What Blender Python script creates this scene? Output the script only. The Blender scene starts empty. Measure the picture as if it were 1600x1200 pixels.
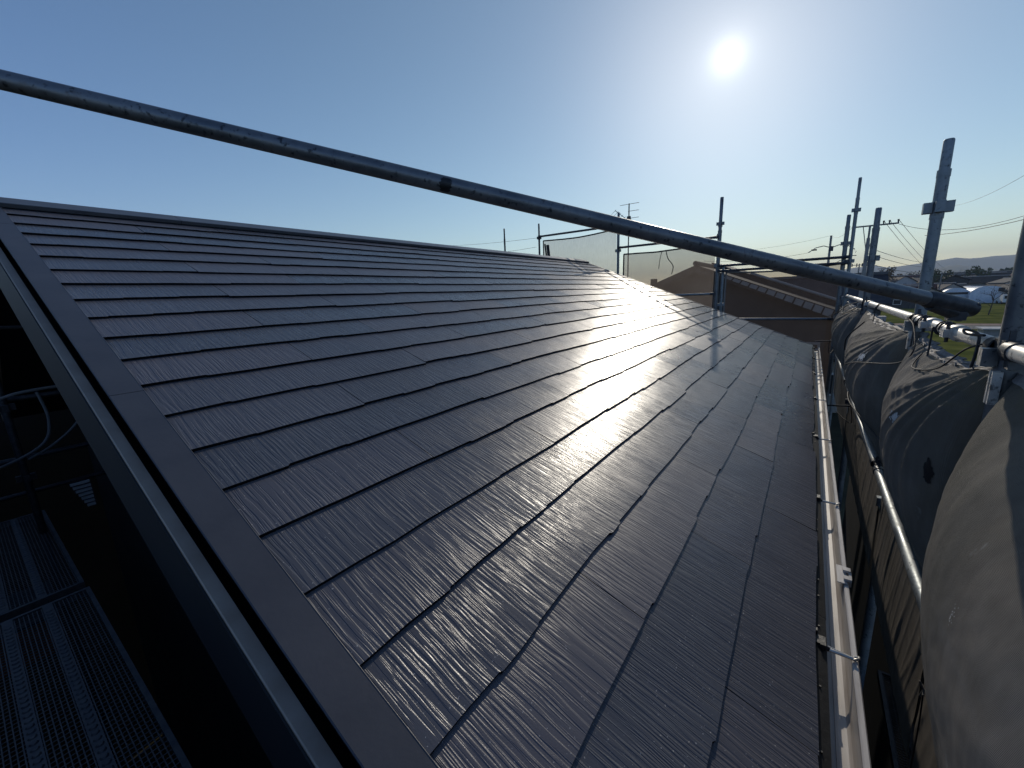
import bpy, math, random
from mathutils import Vector, Matrix
import mathutils.noise as mn
random.seed(7)
S=bpy.context.scene; COL=S.collection
V=Vector
# ---------------------------------------------------------------- camera
YAW,PITCH,ROLL=math.radians(36.14022),math.radians(12.09089),math.radians(-2.41098)
FPX=635.696; CZ=6.6; C=V((0,0,CZ))
fw=V((math.cos(YAW)*math.cos(PITCH),math.sin(YAW)*math.cos(PITCH),-math.sin(PITCH)))
rt=fw.cross(V((0,0,1))).normalized(); up=rt.cross(fw)
r2=rt*math.cos(ROLL)+up*math.sin(ROLL); u2=up*math.cos(ROLL)-rt*math.sin(ROLL)
cam=bpy.data.cameras.new('camera'); co=bpy.data.objects.new('camera',cam); COL.objects.link(co)
m=Matrix((r2,u2,-fw)).transposed().to_4x4(); m.translation=C; co.matrix_world=m
cam.sensor_width=36; cam.lens=36*FPX/1600; cam.clip_start=.02; cam.clip_end=30000
S.camera=co
def ray(x,y): return r2*((x-800)/FPX)+u2*((600-y)/FPX)+fw
def at(x,y,X): d=ray(x,y); return C+d*(X/d.x)          # a pixel of the photo -> point in the plane of given X
# ---------------------------------------------------------------- sky, sun
SUN=ray(1138,88).normalized()
S_EL=math.asin(SUN.z); S_AZ=math.atan2(SUN.y,SUN.x)
w=bpy.data.worlds.new('World'); S.world=w; w.use_nodes=True
nt=w.node_tree; nt.nodes.clear(); N=nt.nodes.new; L=nt.links.new
out=N('ShaderNodeOutputWorld'); sky=N('ShaderNodeTexSky'); sky.sky_type='NISHITA'; sky.sun_disc=False
sky.sun_elevation=S_EL; sky.sun_rotation=math.pi/2-S_AZ; sky.air_density=1.0; sky.dust_density=.1; sky.ozone_density=2.2; sky.altitude=50
mr_=N('ShaderNodeMapRange'); mr_.interpolation_type='SMOOTHSTEP'; mr_.inputs[1].default_value=-.1; mr_.inputs[2].default_value=.98
tm=N('ShaderNodeMix'); tm.data_type='RGBA'; tm.inputs[6].default_value=(.97,1.04,1.27,1); tm.inputs[7].default_value=(1.03,.97,.86,1)
tmul=N('ShaderNodeMix'); tmul.data_type='RGBA'; tmul.blend_type='MULTIPLY'; tmul.inputs[0].default_value=1.
bg=N('ShaderNodeBackground'); bg.inputs[1].default_value=.105
hs=N('ShaderNodeHueSaturation'); hs.inputs['Saturation'].default_value=1.08; hs.inputs['Value'].default_value=1.04
L(sky.outputs[0],hs.inputs['Color']); L(hs.outputs[0],tmul.inputs[6]); L(mr_.outputs[0],tm.inputs[0]); L(tm.outputs[2],tmul.inputs[7]); L(tmul.outputs[2],bg.inputs[0])
tc=N('ShaderNodeTexCoord'); dt=N('ShaderNodeVectorMath'); dt.operation='DOT_PRODUCT'
nrm=N('ShaderNodeVectorMath'); nrm.operation='NORMALIZE'; L(tc.outputs['Generated'],nrm.inputs[0])
L(nrm.outputs[0],dt.inputs[0]); dt.inputs[1].default_value=tuple(SUN)
L(dt.outputs['Value'],mr_.inputs[0])
def wm(op,a,b=None,c=None):
    n=N('ShaderNodeMath'); n.operation=op
    for i,v in enumerate((a,b,c)):
        if v is None: continue
        if isinstance(v,(int,float)): n.inputs[i].default_value=v
        else: L(v,n.inputs[i])
    return n.outputs[0]
mx=wm('MAXIMUM',dt.outputs['Value'],0.0)
halo=wm('ADD',wm('ADD',wm('MULTIPLY',wm('POWER',mx,7.),.07),wm('MULTIPLY',wm('POWER',mx,45.),.24)),wm('MULTIPLY',wm('POWER',mx,600.),.16))
core=wm('ADD',wm('MULTIPLY',wm('POWER',mx,40000.),3.),wm('MULTIPLY',wm('POWER',mx,3000.),.45))
glow=N('ShaderNodeBackground'); glow.inputs[0].default_value=(1,.96,.88,1)
L(wm('ADD',halo,core),glow.inputs[1])
ad=N('ShaderNodeAddShader'); L(bg.outputs[0],ad.inputs[0]); L(glow.outputs[0],ad.inputs[1]); L(ad.outputs[0],out.inputs[0])
sl=bpy.data.lights.new('sun','SUN'); sl.energy=2.3; sl.angle=math.radians(.5); sl.color=(1,.91,.77)
so=bpy.data.objects.new('sun',sl); COL.objects.link(so); so.rotation_euler=(-SUN).to_track_quat('-Z','Y').to_euler(); so.location=(20,0,30)
S.view_settings.view_transform='Standard'; S.view_settings.look='None'; S.view_settings.gamma=1
S.view_settings.exposure=0.0
S.render.engine='CYCLES'
try: S.cycles.sample_clamp_indirect=6; S.cycles.transparent_max_bounces=24
except Exception: pass
# ---------------------------------------------------------------- materials
class NT:
    def __init__(s,name):
        s.m=bpy.data.materials.new(name); s.m.use_nodes=True; s.t=s.m.node_tree
        s.p=s.t.nodes['Principled BSDF']; s.out=s.t.nodes['Material Output']
    def n(s,k,**kw):
        x=s.t.nodes.new('ShaderNode'+k)
        for a,b in kw.items(): setattr(x,a,b)
        return x
    def l(s,a,b): s.t.links.new(a,b)
    def obj(s): return s.n('TexCoord').outputs['Object']
    def mapping(s,scale,vec=None):
        m=s.n('Mapping'); m.inputs['Scale'].default_value=scale; s.l(vec or s.obj(),m.inputs['Vector']); return m.outputs[0]
    def noise(s,scale,vec=None,detail=3,rough=.55,dist=0.):
        x=s.n('TexNoise'); x.inputs['Scale'].default_value=scale; x.inputs['Detail'].default_value=detail; x.inputs['Roughness'].default_value=rough; x.inputs['Distortion'].default_value=dist
        s.l(vec or s.obj(),x.inputs['Vector']); return x.outputs['Fac']
    def mr(s,v,a,b,c,d,smooth=False):
        x=s.n('MapRange'); x.interpolation_type='SMOOTHSTEP' if smooth else 'LINEAR'; s.l(v,x.inputs[0])
        for i,q in enumerate((a,b,c,d)): x.inputs[i+1].default_value=q
        return x.outputs[0]
    def mix(s,f,a,b):
        x=s.n('Mix',data_type='RGBA'); 
        if isinstance(f,float): x.inputs[0].default_value=f
        else: s.l(f,x.inputs[0])
        for i,q in ((6,a),(7,b)):
            if isinstance(q,tuple): x.inputs[i].default_value=(*q,1)
            else: s.l(q,x.inputs[i])
        return x.outputs[2]
    def math(s,op,a,b):
        x=s.n('Math',operation=op)
        for i,q in enumerate((a,b)):
            if isinstance(q,(int,float)): x.inputs[i].default_value=q
            else: s.l(q,x.inputs[i])
        return x.outputs[0]
    def bump(s,h,dist,st=1.,nrm=None):
        b=s.n('Bump'); b.inputs['Strength'].default_value=st; b.inputs['Distance'].default_value=dist; s.l(h,b.inputs['Height'])
        if nrm: s.l(nrm,b.inputs['Normal'])
        return b.outputs[0]
def simple(name,a,b,scale=6.,rough=.6,metal=0.,bs=0.,bd=.002,rr=None,detail=4,stretch=None,spec=.5):
    k=NT(name); v=k.mapping(stretch) if stretch else None
    f=k.mr(k.noise(scale,v,detail),.3,.7,0,1); k.l(k.mix(f,a,b),k.p.inputs['Base Color'])
    k.p.inputs['Roughness'].default_value=rough; k.p.inputs['Metallic'].default_value=metal; k.p.inputs['Specular IOR Level'].default_value=spec
    if rr: k.l(k.mr(f,0,1,*rr),k.p.inputs['Roughness'])
    if bs: k.l(k.bump(k.noise(bs,v,3),bd),k.p.inputs['Normal'])
    return k.m
M={}
def slate_mat():
    k=NT('painted_slate'); p=k.p
    o=k.obj(); a=k.n('Attribute',attribute_name='rnd'); sp=k.n('SeparateXYZ'); k.l(o,sp.inputs[0])
    rn=a.outputs['Fac']
    wob=k.noise(4.,k.mapping((1,.8,1)),2)
    cx=k.n('CombineXYZ')
    x=k.math('ADD',k.math('ADD',sp.outputs[0],k.math('MULTIPLY',k.math('SUBTRACT',wob,.5),.022)),k.math('MULTIPLY',rn,53.7))
    k.l(x,cx.inputs[0]); k.l(k.math('ADD',k.math('MULTIPLY',sp.outputs[1],.035),k.math('MULTIPLY',rn,31.)),cx.inputs[1])
    g1=k.noise(125.,cx.outputs[0],2,.5)
    g2=k.noise(48.,cx.outputs[0],2,.6)
    gr=k.mr(g1,.42,.56,0,1,True)
    h=k.math('ADD',k.math('MULTIPLY',gr,1.),k.math('MULTIPLY',g2,1.0))
    n1=k.bump(h,.0012,.8)
    fine=k.noise(420.,o,2,.6)
    n2=k.bump(fine,.0004,.6,n1)
    k.l(n2,p.inputs['Normal'])
    col=k.mix(k.mr(k.noise(2.3,o,4),.3,.7,0,1),(.064,.067,.079),(.094,.097,.110))
    col2=k.mix(k.mr(rn,0,1,0,.75),col,(.112,.104,.118))
    dust=k.mr(k.noise(260.,o,0),.80,.84,0,1); 
    k.l(k.mix(dust,col2,(.35,.34,.33)),p.inputs['Base Color'])
    k.l(k.math('ADD',k.mr(k.noise(3.1,o,3),.3,.7,.22,.31),k.math('MULTIPLY',rn,.11)),p.inputs['Roughness'])
    p.inputs['Specular IOR Level'].default_value=.3
    return k.m
M['slate']=slate_mat()
M['butt']=simple('shade_dark_slate_edge',(.004,.004,.005),(.009,.009,.010),60.,.9,spec=.1)  # near-black: shade below the courses and in the joints, put into the colour
M['flash']=simple('painted_flashing',(.040,.042,.052),(.055,.056,.066),7.,.45,0,60.,.0003)
M['barge']=simple('grey_barge_paint',(.27,.205,.155),(.35,.28,.22),14.,.5,0,180.,.0003,rr=(.4,.6))
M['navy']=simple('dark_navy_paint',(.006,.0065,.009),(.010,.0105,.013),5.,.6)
M['black']=simple('black_paint',(.006,.006,.007),(.014,.014,.014),40.,.5,0,90.,.001)
M['ridge']=simple('ridge_metal',(.06,.062,.07),(.085,.087,.095),8.,.4)
M['edge']=simple('bare_metal_edge',(.45,.42,.38),(.6,.58,.54),20.,.4,.5)
def galv(name,a,b,metal=.55,r=(.38,.62)):
    k=NT(name); o=k.obj()
    f=k.mr(k.noise(9.,o,5,.6),.3,.7,0,1); sc=k.mr(k.noise(60.,o,3),.58,.7,0,1); rust=k.mr(k.noise(4.5,o,6,.7),.60,.70,0,.8)
    c=k.mix(f,a,b); c=k.mix(sc,c,tuple(x*.35 for x in a)); c=k.mix(rust,c,(.085,.055,.035))
    k.l(c,k.p.inputs['Base Color']); k.p.inputs['Metallic'].default_value=metal; k.l(k.mr(f,0,1,*r),k.p.inputs['Roughness'])
    k.l(k.bump(k.noise(110.,o,3),.0005),k.p.inputs['Normal']); return k.m
M['galv']=galv('galvanised_steel',(.16,.18,.19),(.31,.33,.33))
M['galv_dark']=galv('weathered_dark_steel',(.10,.11,.12),(.22,.225,.225),.55,(.3,.5))
M['rail']=galv('pale_weathered_steel',(.42,.40,.36),(.62,.58,.52),.25,(.4,.6))
M['iron']=simple('dark_iron',(.03,.032,.036),(.07,.07,.075),30.,.5,.5,80.,.001)
M['gutter']=simple('beige_gutter_plastic',(.34,.295,.25),(.60,.55,.49),16.,.38,0,rr=(.3,.5),stretch=(.3,3,3))
M['bracket']=simple('gutter_bracket_metal',(.4,.38,.34),(.6,.57,.52),30.,.3,.7)
M['deck']=simple('dull_deck_steel',(.10,.10,.11),(.17,.165,.16),30.,.5,.4)
M['cord']=simple('black_cord',(.008,.008,.009),(.02,.02,.022),200.,.7,0,900.,.001)
M['rope']=simple('grey_rope',(.09,.09,.09),(.16,.155,.15),200.,.8,0,500.,.002)
def sheet_mat(name,a,b,trans,clear,stain=False,weave=0.):
    k=NT(name); o=k.obj()
    f=k.mr(k.noise(2.2,o,5,.65),.3,.7,0,1); g=k.mr(k.noise(34.,k.mapping((1,1,.25)),4),.3,.7,0,.45)
    c=k.mix(f,a,b); c=k.mix(g,c,tuple(x*.7 for x in a))
    if stain:
        s2=k.mr(k.noise(1.3,o,2,.5),.42,.68,0,.55); c=k.mix(s2,c,(.055,.055,.038))
        s1=k.mr(k.noise(7.,o,4,.7),.66,.72,0,.35); c=k.mix(s1,c,(.34,.33,.31))
    k.l(c,k.p.inputs['Base Color']); k.p.inputs['Roughness'].default_value=.8; k.p.inputs['Specular IOR Level'].default_value=.25
    if weave:
        wv=k.n('TexWave',wave_type='BANDS',bands_direction='Z'); wv.inputs['Scale'].default_value=weave; wv.inputs['Distortion'].default_value=.6; k.l(o,wv.inputs['Vector'])
        wx=k.n('TexWave',wave_type='BANDS',bands_direction='X'); wx.inputs['Scale'].default_value=weave; k.l(o,wx.inputs['Vector'])
        k.l(k.bump(k.math('ADD',k.math('ADD',wv.outputs['Fac'],wx.outputs['Fac']),k.noise(70.,o,3)),.0008,.7),k.p.inputs['Normal'])
    tl=k.n('BsdfTranslucent'); k.l(c,tl.inputs[0]); m1=k.n('MixShader'); m1.inputs[0].default_value=trans
    k.l(k.p.outputs[0],m1.inputs[1]); k.l(tl.outputs[0],m1.inputs[2])
    tp=k.n('BsdfTransparent'); m2=k.n('MixShader'); m2.inputs[0].default_value=clear
    k.l(m1.outputs[0],m2.inputs[1]); k.l(tp.outputs[0],m2.inputs[2]); k.l(m2.outputs[0],k.out.inputs[0]); return k.m
M['sheet']=sheet_mat('grey_brown_mesh_fabric',(.165,.142,.118),(.26,.232,.20),.12,.04,True,140.)
M['sheet_low']=sheet_mat('dull_brown_mesh_fabric',(.085,.076,.066),(.12,.108,.092),.1,.03)
M['sheet_pale']=sheet_mat('pale_mesh_fabric',(.40,.40,.38),(.50,.49,.46),.75,.42)
M['sheet_tan']=sheet_mat('tan_mesh_fabric',(.15,.12,.10),(.21,.175,.15),.7,.40)
M['sheet_brown']=sheet_mat('brown_mesh_fabric',(.045,.036,.032),(.07,.056,.05),.7,.50)
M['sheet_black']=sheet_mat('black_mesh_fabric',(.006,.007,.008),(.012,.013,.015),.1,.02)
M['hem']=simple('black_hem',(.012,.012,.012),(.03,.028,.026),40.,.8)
M['hem_pale']=simple('pale_hem_webbing',(.16,.14,.125),(.28,.255,.23),90.,.7,0,150.,.002)  # paler webbing than the black hem
M['ground']=simple('ground_soil',(.045,.042,.03),(.085,.08,.05),.6,1.,0,0,.03,spec=0.)
M['grass']=simple('field_grass',(.055,.07,.02),(.18,.175,.05),.3,1.,0,0,.05,detail=9,spec=0.)
M['road']=simple('asphalt',(.05,.05,.052),(.075,.073,.07),2.,.9)
M['earth']=simple('reddish_bank',(.13,.07,.05),(.2,.12,.09),1.5,.95)
M['hill']=simple('hill_forest',(.035,.05,.03),(.07,.08,.05),.004,.95,detail=6)
M['leaf']=simple('foliage',(.035,.05,.018),(.085,.10,.035),.8,.8)
M['leaf_brown']=simple('autumn_foliage',(.09,.06,.03),(.14,.09,.045),.8,.85)
M['bark']=simple('bark',(.05,.04,.032),(.09,.075,.06),5.,.9)
M['concrete']=simple('concrete_pole',(.22,.21,.2),(.3,.29,.27),3.,.85)
M['wall']=simple('pale_render',(.42,.40,.37),(.5,.48,.45),1.,.85)
M['wall2']=simple('cream_siding',(.30,.27,.22),(.38,.35,.3),1.,.85)
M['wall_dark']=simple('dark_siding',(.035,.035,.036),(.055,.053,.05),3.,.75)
M['roof_dark']=simple('dark_roof_tiles',(.035,.035,.042),(.06,.058,.062),2.,.8,spec=.2)
M['roof_red']=simple('red_roof',(.10,.04,.035),(.15,.06,.05),2.,.8,spec=.2)
M['roof_brown']=simple('brown_roof',(.05,.038,.032),(.08,.062,.052),2.,.8,spec=.2)
M['pale_slab']=simple('pale_boards_and_ridge_glint',(.34,.29,.25),(.46,.40,.35),3.,.6)
M['white_vinyl']=simple('greenhouse_vinyl',(.52,.58,.64),(.7,.74,.78),2.,.45)
M['glass']=simple('dark_window_glass',(.02,.025,.03),(.04,.045,.05),2.,.1)
M['orange']=simple('rusty_orange_cover',(.28,.08,.025),(.4,.13,.04),6.,.8)
M['white']=simple('white_paint',(.6,.6,.58),(.75,.75,.73),6.,.6)
M['wire']=simple('black_wire',(.02,.02,.02),(.04,.04,.04),6.,.6)
M['alu']=simple('antenna_aluminium',(.12,.12,.12),(.25,.25,.25),20.,.4,.6)
def gz(x): return .016*max(0.,min(x,520.)-170.)
# ---------------------------------------------------------------- mesh helpers
class MB:
    def __init__(s): s.v=[];s.f=[];s.sm=[]
    def face(s,pts,sm=False):
        b=len(s.v); s.v+=[V(p) for p in pts]; s.f.append(tuple(range(b,b+len(pts)))); s.sm.append(sm)
    def box(s,lo,hi,T=None):
        x0,y0,z0=lo;x1,y1,z1=hi
        c=[V(q) for q in ((x0,y0,z0),(x1,y0,z0),(x1,y1,z0),(x0,y1,z0),(x0,y0,z1),(x1,y0,z1),(x1,y1,z1),(x0,y1,z1))]
        if T: c=[T@q for q in c]
        b=len(s.v); s.v+=c
        for q in ((3,2,1,0),(4,5,6,7),(0,1,5,4),(1,2,6,5),(2,3,7,6),(3,0,4,7)): s.f.append(tuple(b+i for i in q)); s.sm.append(False)
        return s
    def cbox(s,c,d,T=None): # centre, dims
        return s.box([c[i]-d[i]/2 for i in range(3)],[c[i]+d[i]/2 for i in range(3)],T)
    def tube(s,pts,r,n=12,cap=True,hollow=False):
        pts=[V(p) for p in pts]; rs=r if isinstance(r,(list,tuple)) else [r]*len(pts)
        d0=(pts[1]-pts[0]).normalized(); a=d0.orthogonal().normalized(); rings=[]
        for i,p in enumerate(pts):
            d=(pts[min(i+1,len(pts)-1)]-pts[max(i-1,0)]).normalized(); a=(a-d*a.dot(d)).normalized(); bb=d.cross(a)
            b=len(s.v); s.v+=[p+(a*math.cos(2*math.pi*k/n)+bb*math.sin(2*math.pi*k/n))*rs[i] for k in range(n)]; rings.append(b)
        for i in range(len(rings)-1):
            for k in range(n):
                s.f.append((rings[i]+k,rings[i]+(k+1)%n,rings[i+1]+(k+1)%n,rings[i+1]+k)); s.sm.append(True)
        if cap:
            for q,rv in ((0,True),(-1,False)):
                ring=[s.v[rings[q]+k].copy() for k in range(n)]
                if rv: ring.reverse()
                s.face(ring)
        return s
    def grid(s,P,sm=True):
        nu=len(P);nv=len(P[0]);b=len(s.v)
        for r in P: s.v+=[V(p) for p in r]
        for i in range(nu-1):
            for j in range(nv-1): s.f.append((b+i*nv+j,b+(i+1)*nv+j,b+(i+1)*nv+j+1,b+i*nv+j+1)); s.sm.append(sm)
        return s
    def build(s,name,mat,parent=None,origin=None):
        if origin is None:
            if parent is None:
                n=len(s.v); zs=min(v.z for v in s.v); origin=V((sum(v.x for v in s.v)/n,sum(v.y for v in s.v)/n,zs))
            else: origin=V((0,0,0))
        origin=V(origin)
        me=bpy.data.meshes.new(name); me.from_pydata([tuple(v-origin) for v in s.v],[],s.f)
        me.polygons.foreach_set('use_smooth',s.sm); me.materials.append(M[mat] if isinstance(mat,str) else mat); me.update()
        o=bpy.data.objects.new(name,me); COL.objects.link(o); o.location=origin
        if parent is not None:
            o.parent=parent; o.location=origin-parent.location if parent.type=='EMPTY' or True else origin
        return o
def tag(o,label=None,cat=None,group=None,kind=None):
    for k,v in (('label',label),('category',cat),('group',group),('kind',kind)):
        if v: o[k]=v
    return o
def thing(name,label,cat,loc=(0,0,0),group=None):
    o=bpy.data.objects.new(name,None); COL.objects.link(o); o.location=loc; o.empty_display_size=.1
    return tag(o,label,cat,group)
def sub(mb,name,mat,par):    # part in world coordinates under an unrotated thing / part
    loc=V((0,0,0)); q=par
    while q: loc+=q.location; q=q.parent
    me_o=mb.build(name,mat,None,origin=loc); me_o.parent=par; me_o.location=(0,0,0); return me_o
# ---------------------------------------------------------------- house under the camera
RP=math.radians(21.97916); H=.86811
X0,X1=.311,7.575; SE=-.092; CR=.182
GABX,BARX=.234,.204
RO=V((0,0,CZ-H)); ES=V((0,math.cos(RP),math.sin(RP))); EN=V((0,-math.sin(RP),math.cos(RP)))
def rp(x,s,n=0.): return RO+V((x,0,0))+ES*s+EN*n
APEX=3.97; YR=APEX*math.cos(RP); ZR=RO.z+APEX*math.sin(RP)
house=thing('house','house whose freshly painted dark slate roof fills the foreground','house',(4,3.6,0))
def slates(flip=False):
    vs=[];fs=[];rn=[];mi=[]
    def add(pts,r,m_=0):
        b=len(vs); vs.extend(pts); fs.append(tuple(range(b,b+len(pts)))); rn.append(r); mi.append(m_)
    n=int(round((APEX-.05-SE)/CR))+1
    for i in range(22):
        s=3.73-CR*i; top=min(s+CR+.012,APEX-.03)
        off=(.52 if i%2 else .065)+random.uniform(-.01,.01)+.0*i
        x=X0-.03-random.random()*0; js=[X0-.012]; q=X0+off
        while q<X1-.02:
            if q>X0+.2: js.append(q)
            q+=.91
        js.append(X1-.012)
        for a,b in zip(js[:-1],js[1:]):
            r=random.random(); a2=a+.0013; b2=b-.0013
            # irregular butt edge: runs that drift and step
            xs=[a2];e=[];cur=random.uniform(-.006,.004); ed=[cur]
            while xs[-1]<b2-.03:
                st=random.uniform(.05,.2); nx=min(xs[-1]+st,b2); 
                if b2-nx<.04: nx=b2
                drift=random.uniform(-.0035,.0035)
                xs.append(nx); cur=max(-.009,min(.007,cur+drift)); ed.append(cur)
                if random.random()<.36 and nx<b2-.05:
                    stp=random.choice((-1,1))*random.uniform(.003,.007); cur=max(-.011,min(.009,cur+stp)); xs.append(nx+.006); ed.append(cur)
            tt=random.uniform(.0098,.0115)
            for k in range(len(xs)-1):
                xa,xb=xs[k],xs[k+1]; ea,eb=s+ed[k],s+ed[k+1]
                add([(xa,ea,tt),(xb,eb,tt),(xb,top,.0008),(xa,top,.0008)],r)
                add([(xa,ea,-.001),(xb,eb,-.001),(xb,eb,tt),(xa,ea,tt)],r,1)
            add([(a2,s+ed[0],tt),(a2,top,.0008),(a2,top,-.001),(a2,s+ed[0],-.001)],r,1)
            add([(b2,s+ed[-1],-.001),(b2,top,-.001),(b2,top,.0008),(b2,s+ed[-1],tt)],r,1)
    add([(X0-.035,SE+.01,-.0012),(X1-.01,SE+.01,-.0012),(X1-.01,APEX-.01,-.0012),(X0-.035,APEX-.01,-.0012)],.5)
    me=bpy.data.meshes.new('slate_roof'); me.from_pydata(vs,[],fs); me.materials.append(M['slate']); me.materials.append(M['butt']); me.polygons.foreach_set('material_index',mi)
    at_=me.attributes.new('rnd','FLOAT','FACE'); at_.data.foreach_set('value',rn); me.update()
    o=bpy.data.objects.new('slate_roof',me); COL.objects.link(o); o.parent=house
    if not flip:
        o.location=RO-house.location; o.rotation_euler=(RP,0,0)
    return o
front=slates()
back=front.copy(); COL.objects.link(back); back.parent=house   # rear slope, mirrored over the ridge
back.rotation_euler=(RP,0,math.pi); back.location=V((X0+X1,2*YR,RO.z))-house.location
mb=MB()  # sheathing below the slates
for sg in (1,-1):
    def q(x,s,n,sg=sg):
        p=rp(x,s,n); 
        if sg<0: p.y=2*YR-p.y
        return p
    A=[q(.262,SE+.015,-.005),q(X1+.0,SE+.015,-.005),q(X1,APEX,-.005),q(.262,APEX,-.005)]
    B=[q(.262,SE+.015,-.10),q(X1+.0,SE+.015,-.10),q(X1,APEX,-.10),q(.262,APEX,-.10)]
    mb.face(A);mb.face(B[::-1])
    for i in range(4): mb.face([A[i],B[i],B[(i+1)%4],A[(i+1)%4]])
sub(mb,'roof_deck','navy',house)
# rake flashing sections (front gable)
def rake(sa,sb):
    mb=MB(); t=.0125
    prof=[(X0,.0075),(X0-.001,t),(GABX+.002,t),(GABX,t-.001),(GABX,.0085),(GABX+.004,.0085),(GABX+.006,.002),(X0-.01,.002)]
    ra=[rp(x,sa,n) for x,n in prof]; rb=[rp(x,sb,n) for x,n in prof]
    for i in range(len(prof)):
        j=(i+1)%len(prof); mb.face([ra[j],ra[i],rb[i],rb[j]])
    mb.face(ra); mb.face(rb[::-1]); mb.tube([rp(X0-.0008,sa,t-.0006),rp(X0-.0008,sb,t-.0006)],.0013,8,False); return sub(mb,'rake_flashing','flash',house)
rake(SE-.02,1.689); rake(1.6915,3.5); rake(3.5025,APEX-.02)
mb=MB()  # barge board
pr_=[(BARX,-.044),(BARX+.002,-.042),(.230,-.042),(.230,-.26),(BARX,-.26)]
for sg in (1,-1):
    ra=[rp(x,SE-.03,n) for x,n in pr_]; rb=[]
    for x,n in pr_:
        p=rp(x,0,n); t=(YR-p.y)/ES.y; rb.append(p+ES*t)
    if sg<0:
        for p in ra+rb: p.y=2*YR-p.y
    for i in range(5):
        j=(i+1)%5; mb.face([ra[j],ra[i],rb[i],rb[j]] if sg>0 else [ra[i],ra[j],rb[j],rb[i]])
    mb.face(ra if sg>0 else ra[::-1])
sub(mb,'barge_board','barge',house)
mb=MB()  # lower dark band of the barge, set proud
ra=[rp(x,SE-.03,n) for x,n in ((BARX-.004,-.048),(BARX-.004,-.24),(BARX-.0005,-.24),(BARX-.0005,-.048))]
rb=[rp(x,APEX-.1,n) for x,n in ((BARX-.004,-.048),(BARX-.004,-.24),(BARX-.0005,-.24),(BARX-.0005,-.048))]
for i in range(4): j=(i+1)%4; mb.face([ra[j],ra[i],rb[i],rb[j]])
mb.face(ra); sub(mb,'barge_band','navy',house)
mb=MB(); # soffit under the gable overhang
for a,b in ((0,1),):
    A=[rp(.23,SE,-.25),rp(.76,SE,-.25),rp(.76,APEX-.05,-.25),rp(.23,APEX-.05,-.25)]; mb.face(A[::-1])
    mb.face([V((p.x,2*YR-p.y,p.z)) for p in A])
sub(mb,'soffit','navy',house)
# far rake flashing
mb=MB()
prof=[(X1-.035,.004),(X1-.034,.011),(X1+.004,.011),(X1+.004,-.05),(X1-.004,-.05),(X1-.004,.004)]
ra=[rp(x,SE-.01,n) for x,n in prof]; rb=[rp(x,APEX-.02,n) for x,n in prof]
for i in range(6): j=(i+1)%6; mb.face([ra[j],ra[i],rb[i],rb[j]])
mb.face(ra);mb.face(rb[::-1]); sub(mb,'rake_flashing','flash',house)
# ridge cap: sections with a hemmed lower edge
def ridge(xa,xb):
    mb=MB(); sc=3.853; n=.034
    pl=[rp(0,sc,.009),rp(0,sc-.003,.012),rp(0,sc-.003,n-.003),rp(0,sc,n)]
    ap=rp(0,0,n); t=(YR-ap.y)/ES.y; ap=ap+ES*t
    L_=[(p.y,p.z) for p in pl]+[(ap.y,ap.z)]+[(2*YR-p.y,p.z) for p in pl[::-1]]
    for i in range(len(L_)-1):
        a,b=L_[i],L_[i+1]; mb.face([(xa,a[0],a[1]),(xb,a[0],a[1]),(xb,b[0],b[1]),(xa,b[0],b[1])])
    mb.face([(xa,y,z) for y,z in L_][::-1]); mb.face([(xb,y,z) for y,z in L_]); return sub(mb,'ridge_cap','ridge',house)
for a,b in ((.20,1.10),(1.103,2.92),(2.923,4.74),(4.743,6.56),(6.563,X1+.02)): ridge(a,b)
# starter strip at the eave + fascia + walls
mb=MB(); x=.25
while x<X1:
    x2=min(x+random.uniform(.6,1.1),X1); 
    w_=random.uniform(-.003,.004)
    A=[rp(x,SE+.02,-.002),rp(x2,SE+.02,-.002),rp(x2,SE-.034+w_,-.004),rp(x,SE-.034+w_,-.004)]
    B=[p-V((0,0,.012)) for p in A]; mb.face(A[::-1]); 
    for i in range(4): mb.face([A[i],B[i],B[(i+1)%4],A[(i+1)%4]])
    x=x2+.0015
# screws and scuffs
x=.4
while x<X1: 
    c=rp(x,SE-.015,-.0015); mb.cbox(c,(.004,.004,.003)); x+=random.uniform(.08,.3)
sub(mb,'eave_strip','black',house)
ez=rp(0,SE,0).z
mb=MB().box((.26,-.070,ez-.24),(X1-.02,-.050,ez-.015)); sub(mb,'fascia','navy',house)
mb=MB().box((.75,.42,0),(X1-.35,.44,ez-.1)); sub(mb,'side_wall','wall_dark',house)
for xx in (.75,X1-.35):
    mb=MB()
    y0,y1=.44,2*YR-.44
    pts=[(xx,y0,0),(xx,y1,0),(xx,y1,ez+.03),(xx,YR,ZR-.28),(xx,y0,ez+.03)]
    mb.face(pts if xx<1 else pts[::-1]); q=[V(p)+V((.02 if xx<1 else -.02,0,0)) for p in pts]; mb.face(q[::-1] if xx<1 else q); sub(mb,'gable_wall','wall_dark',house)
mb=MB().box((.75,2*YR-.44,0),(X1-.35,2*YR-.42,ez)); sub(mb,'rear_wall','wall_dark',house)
mb=MB().box((.25,-.05,ez-.25),(X1-.02,.42,ez-.235)); sub(mb,'eave_soffit','navy',house)
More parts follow.
